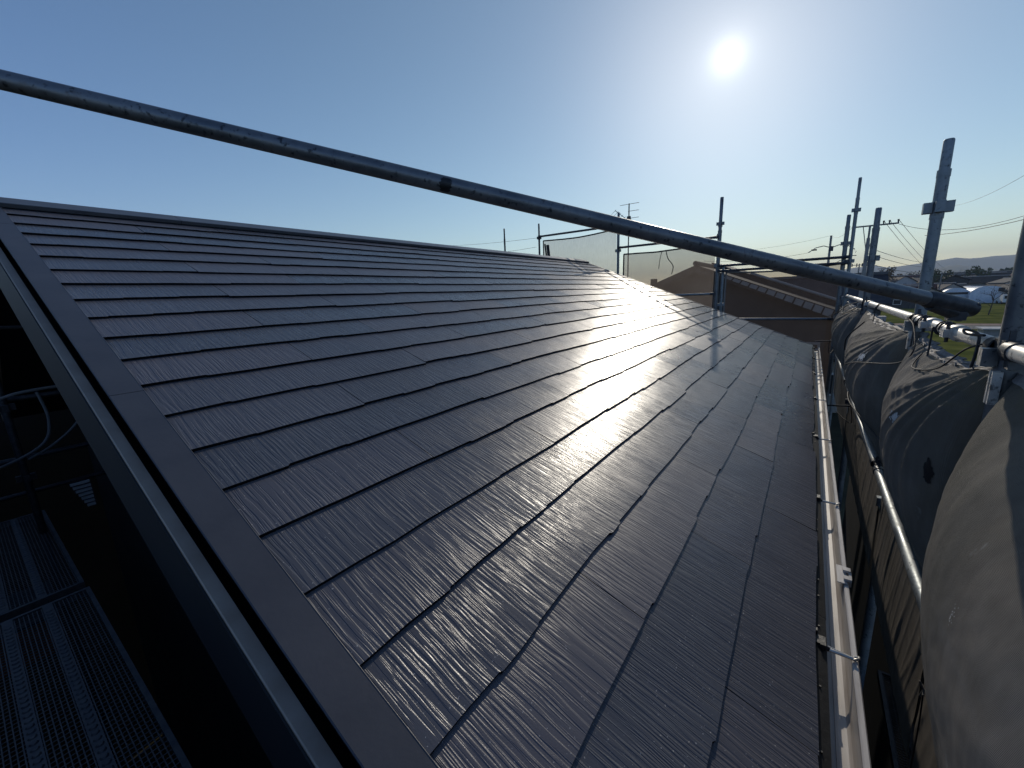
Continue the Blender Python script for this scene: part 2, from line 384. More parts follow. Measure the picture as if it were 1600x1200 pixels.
# gutter: a ribbed trough with lips, joint sleeve and brackets
gb=ez-.085
G=[(-.093,gb+.075),(-.096,gb+.03),(-.101,gb+.006),(-.112,gb),(-.1125,gb+.004),(-.1165,gb+.004),(-.117,gb),(-.132,gb+.001),(-.1325,gb+.006),(-.137,gb+.006),(-.1375,gb+.001),(-.154,gb+.003),(-.1600,gb+.010),(-.164,gb+.030),(-.1665,gb+.065),(-.1665,gb+.071),(-.1695,gb+.074),(-.1775,gb+.074),(-.180,gb+.070),(-.180,gb+.062)]
G=[(y,gb+(z-gb)*.78) for y,z in G]
def trough(xa,xb,mat,name,off=0.,dz=0.):
    mb=MB(); n=len(G)
    pi=[(y,z+dz) for y,z in G]; po=[(y-(off if k>10 else 0),z-.0025-off) for k,(y,z) in enumerate(G)]
    for k in range(n-1):
        mb.face([(xa,*pi[k]),(xa,*pi[k+1]),(xb,*pi[k+1]),(xb,*pi[k])][::-1]); mb.face([(xa,*po[k]),(xa,*po[k+1]),(xb,*po[k+1]),(xb,*po[k])])
        for x in (xa,xb): mb.face([(x,*pi[k]),(x,*pi[k+1]),(x,*po[k+1]),(x,*po[k])])
    return mb
gut=sub(trough(.22,X1+.03,'gutter','g'),'gutter','gutter',house)
mb=MB()
for k in range(13,len(G)-1):  # joint sleeve wrapped over the lip
    a,b=G[k],G[k+1]; o_=.003
    mb.face([(1.50,a[0]+o_,a[1]+o_),(1.50,b[0]+o_,b[1]+o_),(1.60,b[0]+o_,b[1]+o_),(1.60,a[0]+o_,a[1]+o_)][::-1])
mb.box((1.50,-.170,gb+.060),(1.60,-.150,gb+.063)); mb.box((1.53,-.188,gb+.035),(1.57,-.1805,gb+.064))
mb.box((1.515,-.186,gb+.0615),(1.535,-.166,gb+.070)); mb.box((1.565,-.186,gb+.0615),(1.585,-.166,gb+.070))
sub(mb,'gutter_joint','gutter',gut)
def bracket(x):
    mb=MB(); z=gb+.062
    mb.tube([(x,-.118,z+.004),(x,-.172,z+.003)],.0042,8); mb.tube([(x+.012,-.118,z+.002),(x+.004,-.172,z+.001)],.0028,8)
    mb.tube([(x-.004,-.168,z+.003),(x+.002,-.180,z+.008),(x+.012,-.180,z+.004),(x+.010,-.170,z+.0)],.003,8)
    a=sub(mb,'gutter_bracket','bracket',gut)
    mb=MB(); mb.tube([(x,-.060,z+.018),(x+.002,-.09,z+.016),(x,-.120,z+.004)],.0055,8)
    mb.cbox((x+.006,-.098,z+.015),(.030,.028,.012)); mb.cbox((x+.030,-.088,z+.022),(.012,.012,.016)); mb.cbox((x-.012,-.106,z+.014),(.008,.012,.02))
    mb.build; q=sub(mb,'bracket_clip','black',gut)
for x in (.55,1.17,2.08,2.98,4.04,5.2,6.3,7.3): bracket(x)
# ---------------------------------------------------------------- scaffold tubes
R_=.0243
def post(x,y,z0,z1,label,mat='galv',joint=None,cap=True,lean=(0,0),brk=None,r=R_,group='scaffold posts standing round the house'):
    t=thing('scaffold_post',label,'scaffold post',(x,y,z0),group)
    top=V((x+lean[0],y+lean[1],z1)); base=V((x,y,z0))
    zj=z1-.28 if joint is None else joint
    k=(zj-z0)/(z1-z0); pj=base.lerp(top,k)
    sub(MB().tube([base,pj],r,20),'tube',mat,t)
    mb=MB(); mb.tube([pj-V((0,0,.0)),top-V((0,0,.006)),top],[r*.86,r*.86,r*.72],20)
    mb.tube([pj-V((0,0,.03)),pj+V((0,0,.004))],r*1.07,20)
    # bolt and punched hole marks of the joint pin
    mb.tube([pj+V((-r*1.0,0,.05)),pj+V((r*1.0,0,.05))],.005,8)
    sub(mb,'joint_pin',mat,t)
    for zb in (brk or []):
        pb=base.lerp(top,(zb-z0)/(z1-z0)); mb=MB()
        for dx,dy in ((1,0),(-1,0),(0,1),(0,-1)):
            mb.box((-.0,-.018,-.026),(.034,.018,.026),Matrix.Translation(pb)@Matrix.Rotation(math.atan2(dy,dx),4,'Z')@Matrix.Translation((r*.9,0,0)))
        mb.tube([pb-V((0,0,.055)),pb-V((0,0,.03))],r*1.12,16)
        sub(mb,'wedge_pocket',mat,t)
    return t
YS=-.47
p_near=post(1.77,YS-.012,0,7.35,'nearest dark green-grey scaffold post cut by the right edge of the picture','galv_dark',joint=7.2,brk=[6.37,5.36],r=.030)
p2=post(3.03,YS-.01,0,7.262,'thick tall scaffold post with a pocket collar, second from the right edge','galv',joint=7.12,brk=[6.95,6.36,5.33],lean=(.0,0))
p3=post(5.62,YS,0,7.31,'short stout grey-brown scaffold post between the tall corner post and the thick near post','galv_dark',joint=7.12,brk=[6.83,6.36,5.33],r=.029)
p4=post(8.5,YS+.02,0,8.14,'tall slim corner scaffold post at the far right of the roof','galv',joint=7.85,brk=[7.68,6.93,6.36,5.54])
def rail(p0,p1,label,mat='galv',group='horizontal scaffold rails',r=R_*.88,name='scaffold_rail',ends=True,n=20):
    t=thing(name,label,'scaffold rail',V(p0),group); sub(MB().tube([p0,p1],r,n),'tube',mat,t)
    if ends:
        d=(V(p1)-V(p0)).normalized()
        for p,s in ((V(p0),1),(V(p1),-1)):
            mb=MB()
            mb.tube([p,p+d*s*.05],r*1.18,14); q=p+d*s*(-.012); mb.cbox(q,(.030,.030,.055)); mb.cbox(q+V((0,0,.03)),(.008,.012,.05)); sub(mb,'wedge_end','iron',t)
    return t
TZ=6.395
for a,b,l in ((5.66,8.46,'farthest pale rail length along the top of the mesh sheets'),(3.07,5.58,'middle pale rail length along the top of the mesh sheets'),(1.81,2.99,'pale rail length on which the big diagonal tube rests'),(-.6,1.73,'nearest pale rail length running out at the right edge')):
    rail((a,YS,TZ),(b,YS,TZ),l,'rail','pale top rails along the eave',.0235)
for a,b,l in ((5.66,8.46,'farthest low rail pressed against the mesh sheets'),(3.07,5.58,'middle low rail pressed against the mesh sheets beside the gutter'),(1.0,2.99,'low rail crossing in front of the big billowing sheet'),(-.6,.9,'near low rail behind the closest billowing sheet')):
    rail((a,-.405,5.54),(b,-.405,5.54),l,'galv','low rails along the eave',.0225)
for pp,x_ in ((p_near,1.77),(p2,3.03)):
    for dx in (-.052,-.030):
        sub(MB().box((x_+dx-.006,YS+.01,6.24),(x_+dx+.004,YS+.03,6.335)),'clamp_leg','rail',pp)
# couplers on the top rail
def coupler(p,label,rot=0.):
    T=Matrix.Translation(p)@Matrix.Rotation(rot,4,'Z'); t=thing('tube_coupler',label,'coupler',V(p),'tube couplers')
    mb=MB(); mb.tube([T@V((-.03,0,0)),T@V((.03,0,0))],.031,18); mb.cbox((0,.036,.0),(.05,.02,.03),T); sub(mb,'coupler_shell','rail',t)
    mb=MB(); mb.tube([T@V((0,.03,-.035)),T@V((0,.03,.045))],.006,8); mb.tube([T@V((0,.03,.030)),T@V((0,.03,.042))],.011,6); sub(mb,'bolt','iron',t)
coupler((2.25,YS,TZ),'pale coupler gripping the top rail beneath the big diagonal tube')
coupler((2.66,YS,TZ),'dark bolted coupler on the top rail left of the diagonal tube end')
coupler((5.2,YS,TZ),'small far coupler on the top rail near the short post')
# big diagonal tube
BA=V((.214,1.766,7.208)); BB=V((2.125,-.447,6.497)); bd=(BB-BA).normalized()
big=thing('guard_tube','long dark steel tube running diagonally across the sky above the roof','scaffold tube',BB)
sub(MB().tube([BA-bd*.9,BB],R_,40),'tube','galv_dark',big)
mb=MB(); mb.tube([BB-bd*.165,BB-bd*.15,BB-bd*.02,BB+bd*.03],[R_*1.05,R_*1.2,R_*1.27,R_*1.12],28)
mb.tube([BB-bd*.14+V((0,0,-.018)),BB-bd*.01+V((0,0,-.03))],[R_*.8,R_*.95],16)
T=Matrix.Translation(BB-bd*.03); mb.cbox((0,0,-.035),(.05,.045,.03),T); mb.tube([BB+V((.0,.03,-.03)),BB+V((0,-.035,.01))],.007,8)
sub(mb,'end_socket','iron',big)
# worn black dent on the tube
mb=MB(); c0=BA.lerp(BB,.42)
dd=ray(697,291).normalized(); tpar=None
e=C+dd*((BA-C).cross(bd).dot(dd.cross(bd))/dd.cross(bd).length_squared)
c0=BA+bd*((e-BA).dot(bd)); outw=(C-c0); outw=(outw-bd*outw.dot(bd)).normalized(); sd=bd.cross(outw)
P=[]
for i in range(13):
    a=(i/12-.5)*1.7; row=[]
    for j in range(13):
        l=(j/12-.5)*.036*(1-.35*abs(i/12-.5)*2); l+=.003*math.sin(i*2.1+j)
        row.append(c0+bd*l+(outw*math.cos(a)+sd*math.sin(a))*(R_+.0007))
    P.append(row)
mb.grid(P); sub(mb,'black_tape','black',big)
# ---------------------------------------------------------------- billowing mesh sheets along the eave
def sheet(xa,xb,A,label,seed,wr=.010,zb=4.85,corner='near',skew=-.38,zr=5.535):
    t=thing('mesh_sheet',label,'mesh sheet',((xa+xb)/2,-.45,zb),'dark mesh sheets billowing along the eave')
    nu,nv=150,190; zt=6.335; rnd=random.Random(seed); ph=[rnd.uniform(0,6.28) for _ in range(8)]
    P=[]; cx=xa if corner=='near' else xb; sx=1.3/(xb-xa)
    for i in range(nu+1):
        u=i/nu; x=xa+(xb-xa)*u; row=[]
        scal=.5+.5*math.cos(math.pi*u*12)
        bu=max(0.,math.sin(math.pi*(u**(1+skew))))**.5
        sag=.012*(scal-.5)+.045*math.sin(math.pi*u)
        for j in range(nv+1):
            v=j/nv
            if v<.7:
                tt=v/.7; z=zt-sag*(1-tt)-(zt-zr)*tt
                pz=max(0.,math.sin(math.pi*min(1,tt**.65)))**.8
                y=-.500+.062*tt+A*bu*pz
                # taut folds fanning out of the clamped corner across the whole bag
                dx=abs(x-cx)*sx; dz=zt+.05-z; ang=math.atan2(dz,dx+1e-3); rr=math.hypot(dx,dz)
                an=ang+.10*mn.noise(V((rr*2.2,ang*2,seed)))
                ridge=sum(a*(1-abs(math.sin(an*f+ph[k])))**1.6 for k,(a,f) in enumerate(((.6,6.5),(.45,11.),(.3,19.))))
                env=min(1,rr/.18)*math.exp(-((max(0,rr-.25))/.62)**2)*(math.sin(min(math.pi,max(0,ang*1.35+.25))))
                y+=wr*1.9*(ridge-.4)*env*(.25+.75*bu)*min(1,(1-tt)*5)
                y+=wr*.5*math.sin(u*95+ph[4]+3*math.sin(u*17))*math.exp(-tt*11)
                y+=.012*mn.noise(V((x*2.2,z*2.2,seed)))*bu*pz
                y+=.003*mn.noise(V((x*9+z*5,z*9-x*4,seed+9)))+.0012*mn.noise(V((x*30+z*12,z*26,seed+5)))
            else:
                tt=(v-.7)/.3; z=zr-(zr-zb)*tt
                q=x*30+z*9.5+1.2*mn.noise(V((x*1.5,z*1.5,seed)))
                y=-.438-.01*tt+.010*math.sin(math.pi*u)*math.sin(math.pi*tt)
                y+=(.0035*(1-abs(math.sin(q*.5+ph[5]+.6*math.sin(z*5))))**3+.0022*(1-abs(math.sin(q*1.3+ph[6])))**3)*min(1,tt*6)
            row.append(V((x,y,z)))
        P.append(row)
    sub(MB().grid(P),'fabric','sheet',t)
    # hem band with eyelets
    mb=MB(); Q=[]
    for i in range(nu+1):
        p=P[i][0]; q=P[i][2]; Q.append([p+V((0,.004,.004)),p.lerp(q,.5)+V((0,.006,0)),q+V((0,.005,0))])
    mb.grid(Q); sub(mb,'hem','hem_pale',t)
    for k in range(1,8):
        p=P[int(nu*k/8)][2]; sub(MB().tube([p+V((0,.003,0)),p+V((0,.007,0))],.008,12),'eyelet','galv_dark',t)
    return P
W1=sheet(-.45,1.74,.225,'closest and largest billowing mesh sheet, filling the lower right corner',3,.0075,4.3,skew=.25,zr=5.28)
W2=sheet(1.79,3.0,.178,'big billowing mesh sheet with strong fanned creases between the nearest two posts',5,.018)
W3=sheet(3.07,5.58,.215,'billowing mesh sheet behind the thick post, with a white scuff mark',8,.017)
W4=sheet(5.68,8.40,.215,'farthest and narrowest-looking billowing mesh sheet near the end of the gutter',11,.013)
def patch(P,px,py,w,h,seed,n=70,sz=(.0015,.004)):
    # flecks lying 1.5 mm proud of the fabric round the spot seen at a place of the photo
    best=(1e9,0,0)
    for a in range(3,len(P)-3):
        for b in range(3,len(P[0])-3):
            d=P[a][b]-C; z=d.dot(fw); q=(800+FPX*d.dot(r2)/z-px)**2+(600-FPX*d.dot(u2)/z-py)**2+z*.01
            if q<best[0]: best=(q,a,b)
    _,iu,iv=best; rnd=random.Random(seed); mb=MB(); o0=P[iu][iv]
    e1=(P[iu+2][iv]-P[iu-2][iv]).normalized(); e2=(P[iu][iv+2]-P[iu][iv-2]).normalized(); nn=e2.cross(e1).normalized()
    if nn.y<0: nn=-nn
    for _ in range(n):
        o=o0+e1*rnd.gauss(0,w)+e2*rnd.gauss(0,h)+nn*rnd.uniform(.0015,.003); s=rnd.uniform(*sz); k=rnd.uniform(.6,2.5); an0=rnd.uniform(-.4,.4)
        mb.face([o+(e1*math.cos(q*math.pi/3+an0)*s+e2*math.sin(q*math.pi/3)*s*k) for q in range(6)])
    return mb
sheets=[o for o in COL.objects if o.name.startswith('mesh_sheet')]
sub(patch(W2,1452,738,.006,.014,2,130,(.003,.006)),'black_stain','black',sheets[1])
sub(patch(W2,1400,650,.013,.010,4,110),'white_scuff','white',sheets[1])
sub(patch(W3,1348,557,.03,.012,6,60,(.003,.007)),'white_scuff','white',sheets[2])
sub(patch(W1,1488,960,.006,.010,7,22,(.0006,.0012)),'white_scuff','white',sheets[0])
# tie cords
def aty(x,y,Y): d=ray(x,y); return C+d*(Y/d.y)
def cord(pts,label,r=.0035,mat='cord',name='tie_cord',cat='cord',group='cords tying the mesh sheets',sag=0.,n=8):
    pts=[V(p) for p in pts]; Q=[]
    for i in range(len(pts)-1):
        p0=pts[max(i-1,0)];p1=pts[i];p2=pts[i+1];p3=pts[min(i+2,len(pts)-1)]
        for k in range(n):
            t=k/n; q=.5*((2*p1)+(p2-p0)*t+(2*p0-5*p1+4*p2-p3)*t*t+(3*p1-p0-3*p2+p3)*t**3); q.z-=sag*4*t*(1-t); Q.append(q)
    Q.append(pts[-1]); mb=MB().tube(Q,r,8); o=mb.build(name,mat); tag(o,label,cat,group); return o
def wp(P,fu,fv,off=.006):
    p=P[int(fu*(len(P)-1))][int(fv*(len(P[0])-1))]; return p+V((0,off,0))
cord([(3.02,YS+.03,TZ),(2.85,YS+.035,6.37),wp(W2,.72,.03,.02),wp(W2,.86,.12,.02),wp(W3,.15,.2,.02),wp(W3,.28,.26,.012)],'black cord trailing from the thick post collar over the creased sheet',.003)
cord([(1.83,YS+.035,6.40),(1.92,YS+.05,6.37),wp(W2,.25,.03,.022),wp(W2,.5,.05,.02),wp(W2,.6,.02,.02)],'double-looped black cord hanging from the nearest post onto the sheet hem',.003)
cord([(1.80,YS+.04,6.43),(1.9,YS+.055,6.425),(2.0,YS+.04,6.43),(1.9,YS+.03,6.425),(1.84,YS+.04,6.39),(1.82,YS+.05,6.33)],'short knotted black cord on the nearest post collar',.004)
for k,(xx,l) in enumerate(((2.40,'black cord wrapped once round the rail near the diagonal tube'),(2.78,'thick black cord bundle wrapped round the rail at the dark coupler'),(4.4,'thin cord loop hanging from the middle pale rail'),(5.5,'black cord knot round the rail at the short post'))):
    pts=[(xx+.006*q,YS+math.cos(q*.9)*.029,TZ+math.sin(q*.9)*.029) for q in range(15)]+[(xx+.09,YS+.03,6.33),(xx+.07,YS+.035,6.27)]
    cord(pts,l,.0036)
cord([(5.6,YS+.04,6.38),wp(W4,.1,.02,.02),wp(W4,.3,.06,.02),wp(W4,.7,.03,.05),(8.3,-.3,6.05)],'long cord fanning from the short post towards the far end rail',.005)
cord([(5.7,YS+.04,6.40),(6.6,YS+.1,6.32),(7.6,-.36,6.2),(8.38,-.25,6.08)],'upper long cord stretched from the far rail to the far end tube',.005)
cord([(7.9,YS+.05,5.75),(7.0,-.28,5.66),wp(W4,.45,.40,.02),wp(W4,.02,.50,.02)],'thin cord crossing the farthest sheet at mid height',.0045)
cord([(4.9,-.30,5.38),(4.6,-.40,5.37),wp(W3,.5,.55,.02),wp(W3,.2,.48,.02),wp(W2,.98,.55,.03)],'thin cord slung past the low rail across two sheets',.0035)
cord([wp(W3,.62,.03,.02),wp(W3,.66,.15,.02),wp(W3,.70,.25,.02),wp(W3,.78,.31,.02)],'black cord lying down the crease of the scuffed sheet',.005)
kn=aty(1443,1078,-.40)
cord([kn,aty(1436,1130,-.40),aty(1424,1195,-.40),aty(1415,1260,-.40)],'thin cord hanging straight down beside the closest sheet',.0022)
mb=MB()
for q in range(6):
    a=q*1.1; mb.tube([kn,kn+V((.022*math.cos(a),.012*math.sin(a*2),.022*math.sin(a)))],.003,6)
tag(mb.build('cord_knot','rope'),'frayed knot on the hanging cord beside the closest sheet','knot')
# low-level rods between gutter and far sheets
rail((7.95,-.50,5.75),(7.95,-.12,5.72),'short thin rod sticking out toward the gutter end','iron','thin stay rods',.008,'stay_rod',False,8)
rail((5.3,-.50,5.36),(5.3,-.24,5.34),'thin rod end just right of the gutter','iron','thin stay rods',.008,'stay_rod',False,8)
# planks beneath the eave scaffold
def plank(x0,x1,y0,y1,z,label,along='x',mat='iron',holes=True):
    t=thing('scaffold_plank',label,'scaffold plank',((x0+x1)/2,(y0+y1)/2,z-.05),'metal mesh scaffold planks')
    mb=MB()
    e=.022
    for a,b,c,d in ((x0,x1,y0,y0+e),(x0,x1,y1-e,y1),(x0,x0+e,y0+e,y1-e),(x1-e,x1,y0+e,y1-e)): mb.box((a,c,z-.05),(b,d,z))
    sub(mb,'frame',mat,t)
    mb=MB(); st=.030
    lx,ly=x1-x0,y1-y0; zz=z-.006; r=.0022
    # expanded metal: two sets of straight strands
    k=x0+e+.01
    while k<x1-e: mb.box((k-r,y0+e,zz-.003),(k+r,y1-e,zz)); k+=st*.62
    k=y0+e+.01
    while k<y1-e: mb.box((x0+e,k-r,zz-.0065),(x1-e,k+r,zz-.0035)); k+=st
    sub(mb,'mesh_tread',mat,t)
    mb=MB()
    for f in ((.3,.62) if along=='y' else (.3,.7)):
        if along=='y':
            cx=x0+lx*f; k=y0+.08
            while k<y1-.08:
                mb.tube([(cx,k,z+.001),(cx,k,z+.006)],[.016,.010],10); k+=.042
            mb.box((cx-.022,y0+e,z-.004),(cx+.022,y1-e,z+.001))
        else:
            cy=y0+ly*f; mb.box((x0+e,cy-.022,z-.004),(x1-e,cy+.022,z+.001))
    sub(mb,'anti_slip_strip',mat,t)
for a,b,l in ((-.6,1.75,'dark scaffold plank low behind the closest sheet'),(1.79,3.6,'dark scaffold plank low below the creased sheet')):
    plank(a,b,-1.05,-.66,3.75,l,'x')
# ---------------------------------------------------------------- scaffold lane at the near gable (bottom left)
plank(-.27,.245,-.55,1.80,4.8,'nearest dark mesh plank in the lower left corner','y','deck')
plank(-.27,.245,1.84,3.80,4.8,'middle dark mesh plank of the gable scaffold with studded strips','y','deck')
plank(-.27,.235,3.90,5.75,4.8,'farther dark mesh plank beyond the black gap','y','deck')
post(.17,5.15,0,6.9,'dim scaffold post in the shadow at the left edge','iron',brk=[5.9,5.3])
post(-.36,1.82,0,6.2,'scaffold post on the outer side of the gable lane','iron')
for y,z,l in ((5.22,5.95,'upper dim cross rail in the shaded gable lane'),(5.22,5.45,'lower dim cross rail in the shaded gable lane'),(5.95,4.95,'lowest dim cross rail behind the planks')):
    rail((-.4,y,z),(.72,y,z),l,'iron','dim cross rails of the gable lane')
cord([(-.3,5.0,6.02),(.05,4.95,5.98),(.25,4.9,6.03),(.5,4.9,6.04),(.7,4.9,6.0)],'pale rope tied along the upper cross rail in the shade',.012,'rope','rope','rope','ropes in the gable lane')
cord([(.34,4.9,6.02),(.36,4.88,5.8),(.3,4.85,5.62),(.1,4.9,5.5),(-.2,4.95,5.42)],'rope loop drooping to the lower cross rail in the shade',.010,'rope','rope','rope','ropes in the gable lane')
cord([(.6,4.9,5.98),(.52,4.87,5.75),(.36,4.85,5.6),(.2,4.9,5.5)],'second drooping rope strand beside the gable wall',.009,'rope','rope','rope','ropes in the gable lane')
cord([(-.2,3.3,6.62),(.05,3.3,6.57),(.3,3.32,6.55),(.7,3.35,6.6)],'twin black cable hanging across the dark gable opening',.010,'cord','cable','cable','',0)
def flat_sheet(pts,label,mat,nm=24,amp=.02,seed=1,group=None,top_hem=True,hemm='hem',folds=0.):
    # pts: a(top start) b(top end) c(bottom end) d(bottom start)
    a,b,c,d=[V(p) for p in pts]; t=thing('mesh_sheet',label,'mesh sheet',(a+b+c+d)/4,group); nrm=(b-a).cross(d-a).normalized()
    P=[]; n2=nm*2
    for i in range(n2+1):
        u=i/n2; row=[]
        for j in range(nm+1):
            v=j/nm; p=a.lerp(b,u).lerp(d.lerp(c,u),v)
            w_=amp*(mn.noise(V((u*3,v*3,seed)))+.5*mn.noise(V((u*9+v*4,v*5,seed+3))))*math.sin(math.pi*u)**.5
            w_+=folds*math.sin((u*2.2-v)*9+seed)*math.exp(-((u-v*.6-.3)**2)*9)
            p=p+nrm*w_+V((0,0,-.04*math.sin(math.pi*u)*(1-v)**4)); row.append(p)
        P.append(row)
    sub(MB().grid(P),'fabric',mat,t)
    if top_hem:
        mb=MB(); mb.tube([r[0] for r in P],.014,6); mb.tube(P[0],.014,6); sub(mb,'hem',hemm,t)
    return t
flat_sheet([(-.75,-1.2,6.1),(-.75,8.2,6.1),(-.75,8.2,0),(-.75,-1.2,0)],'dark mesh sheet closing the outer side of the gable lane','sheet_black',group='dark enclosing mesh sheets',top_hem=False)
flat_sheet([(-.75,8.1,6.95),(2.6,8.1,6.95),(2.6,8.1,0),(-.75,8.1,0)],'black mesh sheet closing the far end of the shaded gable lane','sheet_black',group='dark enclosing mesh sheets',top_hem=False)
flat_sheet([(2.6,8.08,6.6),(2.6,6.93,6.6),(2.6,6.93,0),(2.6,8.08,0)],'dark mesh sheet between the rear wall and the lane end','sheet_black',group='dark enclosing mesh sheets',top_hem=False)  # added behind the house to stop sunlight reaching the lane ground
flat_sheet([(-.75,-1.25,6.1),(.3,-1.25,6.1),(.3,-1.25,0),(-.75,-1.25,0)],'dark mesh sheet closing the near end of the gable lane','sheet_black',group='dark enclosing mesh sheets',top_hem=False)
flat_sheet([(-.6,-.80,4.25),(8.4,-.80,4.25),(8.4,-.80,0),(-.6,-.80,0)],'dark mesh sheet closing the lower storey of the eave scaffold','sheet_black',group='dark enclosing mesh sheets',top_hem=False)  # black sheet added in place of the shaded wall and ground down there
# things glimpsed in the dark yard
mb=MB(); q=ray(131,775); q=C+q*(5.9/q.y)
for k in range(7): mb.box((q.x-.07+.013*k,5.9,q.z+.13-.042*k),(q.x+.07,5.93,q.z+.152-.042*k))
tag(mb.build('slatted_vent','white'),'small white slatted louvre catching light in the dark yard','louvre')
flat_sheet([(.72,-.79,4.9),(.72,.41,4.9),(.72,.41,0),(.72,-.79,0)],'small dark sheet added under the eave corner to block the sun','sheet_black',group='dark enclosing mesh sheets',top_hem=False)  # added blocker: keeps a sun patch off the yard ground
t=thing('storage_box','rusty orange covered box under the mesh plank','box',(-.05,4.9,4.0))
sub(MB().box((-.25,4.6,4.0),(.1,5.2,4.3)),'body','orange',t); sub(MB().box((-.27,4.58,4.3),(.12,5.22,4.33)),'lid','iron',t)
t=thing('wooden_pallet','dim wooden pallet on the ground of the shaded yard','pallet',(.1,6.8,0))
mb=MB()
for k in range(6): mb.box((-.4,6.4+.15*k,.1),(.6,6.5+.15*k,.13))
sub(mb,'boards','roof_brown',t); mb=MB()
for xx in (-.38,.08,.5): mb.box((xx,6.4,0),(xx+.09,7.25,.1))
sub(mb,'bearers','roof_brown',t)
# ---------------------------------------------------------------- far-end scaffold
XF=8.42
post(XF,6.19,0,8.225,'leftmost far scaffold post poking above the ridge alone','iron',joint=7.98,r=.021)
post(XF,5.20,0,8.21,'far scaffold post at the left edge of the pale sheet','iron',joint=7.95,brk=[7.9],r=.022)
post(XF+.02,3.31,0,8.18,'far scaffold post between the pale sheet and the tan sheet beside the aerial','galv_dark',joint=7.98,brk=[7.44,7.92],r=.027)
post(XF+.02,1.42,0,8.16,'tall far scaffold post right of the aerial with a paired tube','galv_dark',joint=7.6,brk=[7.72,7.0],r=.033)
post(XF+.03,1.33,0,6.98,'bare lit tube paired beside the tall far post','galv',joint=6.9,brk=[6.3])
post(8.47,-.37,0,7.62,'dark wooden-brown post paired with the corner post','galv_dark',joint=7.45,brk=[7.2],r=.03)
for a,b,z,l,mt in ((5.17,3.34,7.92,'far rail above the pale mesh sheet','iron'),(3.28,1.46,7.49,'far rail above the tan mesh sheet','iron'),(1.39,-.42,6.99,'far rail above the brown mesh sheet','iron'),(1.39,-.42,6.90,'flat far rail just under the top one on the brown sheet','iron'),(1.39,-.30,6.04,'blue-grey far rail low across the brown mesh sheet','galv_dark'),(3.28,1.46,6.50,'brown far rail low across the tan mesh sheet','galv')):
    rail((XF-.04,a,z),(XF-.04,b,z),l,mt,'far rails across the end of the roof',.021)
flat_sheet([(XF+.05,5.12,7.83),(XF+.05,3.36,7.87),(XF+.05,3.36,5.6),(XF+.05,5.12,5.6)],'pale translucent mesh sheet left of the aerial','sheet_pale',group='mesh sheets across the far end',amp=.03,seed=4)
flat_sheet([(XF+.05,3.20,7.36),(XF+.05,1.48,7.42),(XF+.05,1.48,4.6),(XF+.05,3.20,4.6)],'tan translucent mesh sheet between the two far posts','sheet_tan',group='mesh sheets across the far end',amp=.05,seed=7,folds=.02)
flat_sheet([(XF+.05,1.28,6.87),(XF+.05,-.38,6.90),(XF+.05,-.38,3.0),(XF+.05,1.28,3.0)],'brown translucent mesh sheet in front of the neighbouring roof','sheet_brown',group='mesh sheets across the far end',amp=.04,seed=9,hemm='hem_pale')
cord([(XF+.02,2.35,7.36),(XF,2.3,7.2),(XF,2.2,7.05),(XF,2.22,6.9)],'dark loose cord dangling on the tan sheet',.008)
cord([(XF+.02,2.42,7.36),(XF,2.45,7.2),(XF,2.47,7.02)],'short loose cord dangling on the tan sheet beside the longer one',.006)
for y,z in ((4.95,7.6),):
    mb=MB(); mb.tube([(XF,4.98,7.72),(XF,4.93,7.3)],.035,8); mb.tube([(XF,5.05,7.75),(XF,4.98,7.2)],.018,6); tag(mb.build('bundled_sheet','hem'),'dark bundled strip tied beside the far left post','bundle')
# ---------------------------------------------------------------- ground, road, fields
mb=MB(); P=[]
rs=[-5000,-3000,-900,-300,-100,-40,-15,0,15,40,70,100,170,240,340,520,800,1500,3000,5000]
for x in rs: P.append([V((x,y,gz(x))) for y in rs])
tag(mb.grid(P,False).build('ground','ground',origin=(0,0,0)),kind='structure')
def strip(name,poly,z,mat): 
    tag(MB_face([(x,y,z) for x,y in poly]).build(name,mat,origin=(0,0,0)),kind='structure')
def MB_face(p): m_=MB(); m_.face(p); return m_
strip('field',[(88,-60),(88,-6),(160,-8),(165,-60)],.02,'grass')
strip('field',[(30,-30),(30,-3),(78,-4),(82,-30)],.02,'grass')
strip('road',[(78,-90),(78,40),(84,40),(84,-90)],.03,'road')
strip('earth_bank',[(84.2,-90),(84.2,40),(87.5,40),(87.5,-90)],.035,'earth')
# hills
def hill(name,D,prof,depth,seed,mat='hill'):
    # prof: list of (azimuth from +X in rad, height)
    mb=MB(); P=[]
    n=260
    a0,a1=prof[0][0],prof[-1][0]
    for i in range(n+1):
        a=a0+(a1-a0)*i/n
        for (pa,ph_),(qa,qh) in zip(prof[:-1],prof[1:]):
            if (pa<=a<=qa): t=(a-pa)/(qa-pa); t=t*t*(3-2*t); h=ph_+(qh-ph_)*t; break
        h+=(mn.fractal(V((a*60,seed,0)),1,2,5))*D*.0007
        row=[]
        for k,(f,g) in enumerate(((-1,0),(-.7,.22),(-.45,.5),(-.2,.82),(0,1),(.25,.8),(.6,.35),(1,0))):
            r=D+f*depth; hh=h*g*(1+.12*mn.noise(V((a*40,k*1.3,seed)))*(k not in (0,4,7))); row.append(V((math.cos(a)*r,math.sin(a)*r,max(hh,0)-(8 if k in (0,7) else 0))))
        P.append(row)
    tag(mb.grid(P).build(name,mat,origin=(0,0,0)),kind='structure')
def px_prof(L,D):
    o=[]
    for x,y in L:
        d=ray(x,y); a=math.atan2(d.y,d.x); o.append((a,CZ+D*d.z/math.hypot(d.x,d.y)))
    return sorted(o)
far=px_prof([(1340,418),(1367,415),(1390,418),(1412,415),(1432,412),(1462,408),(1490,402.5),(1522,404),(1545,401),(1562,399),(1577,399),(1600,396)],4000)
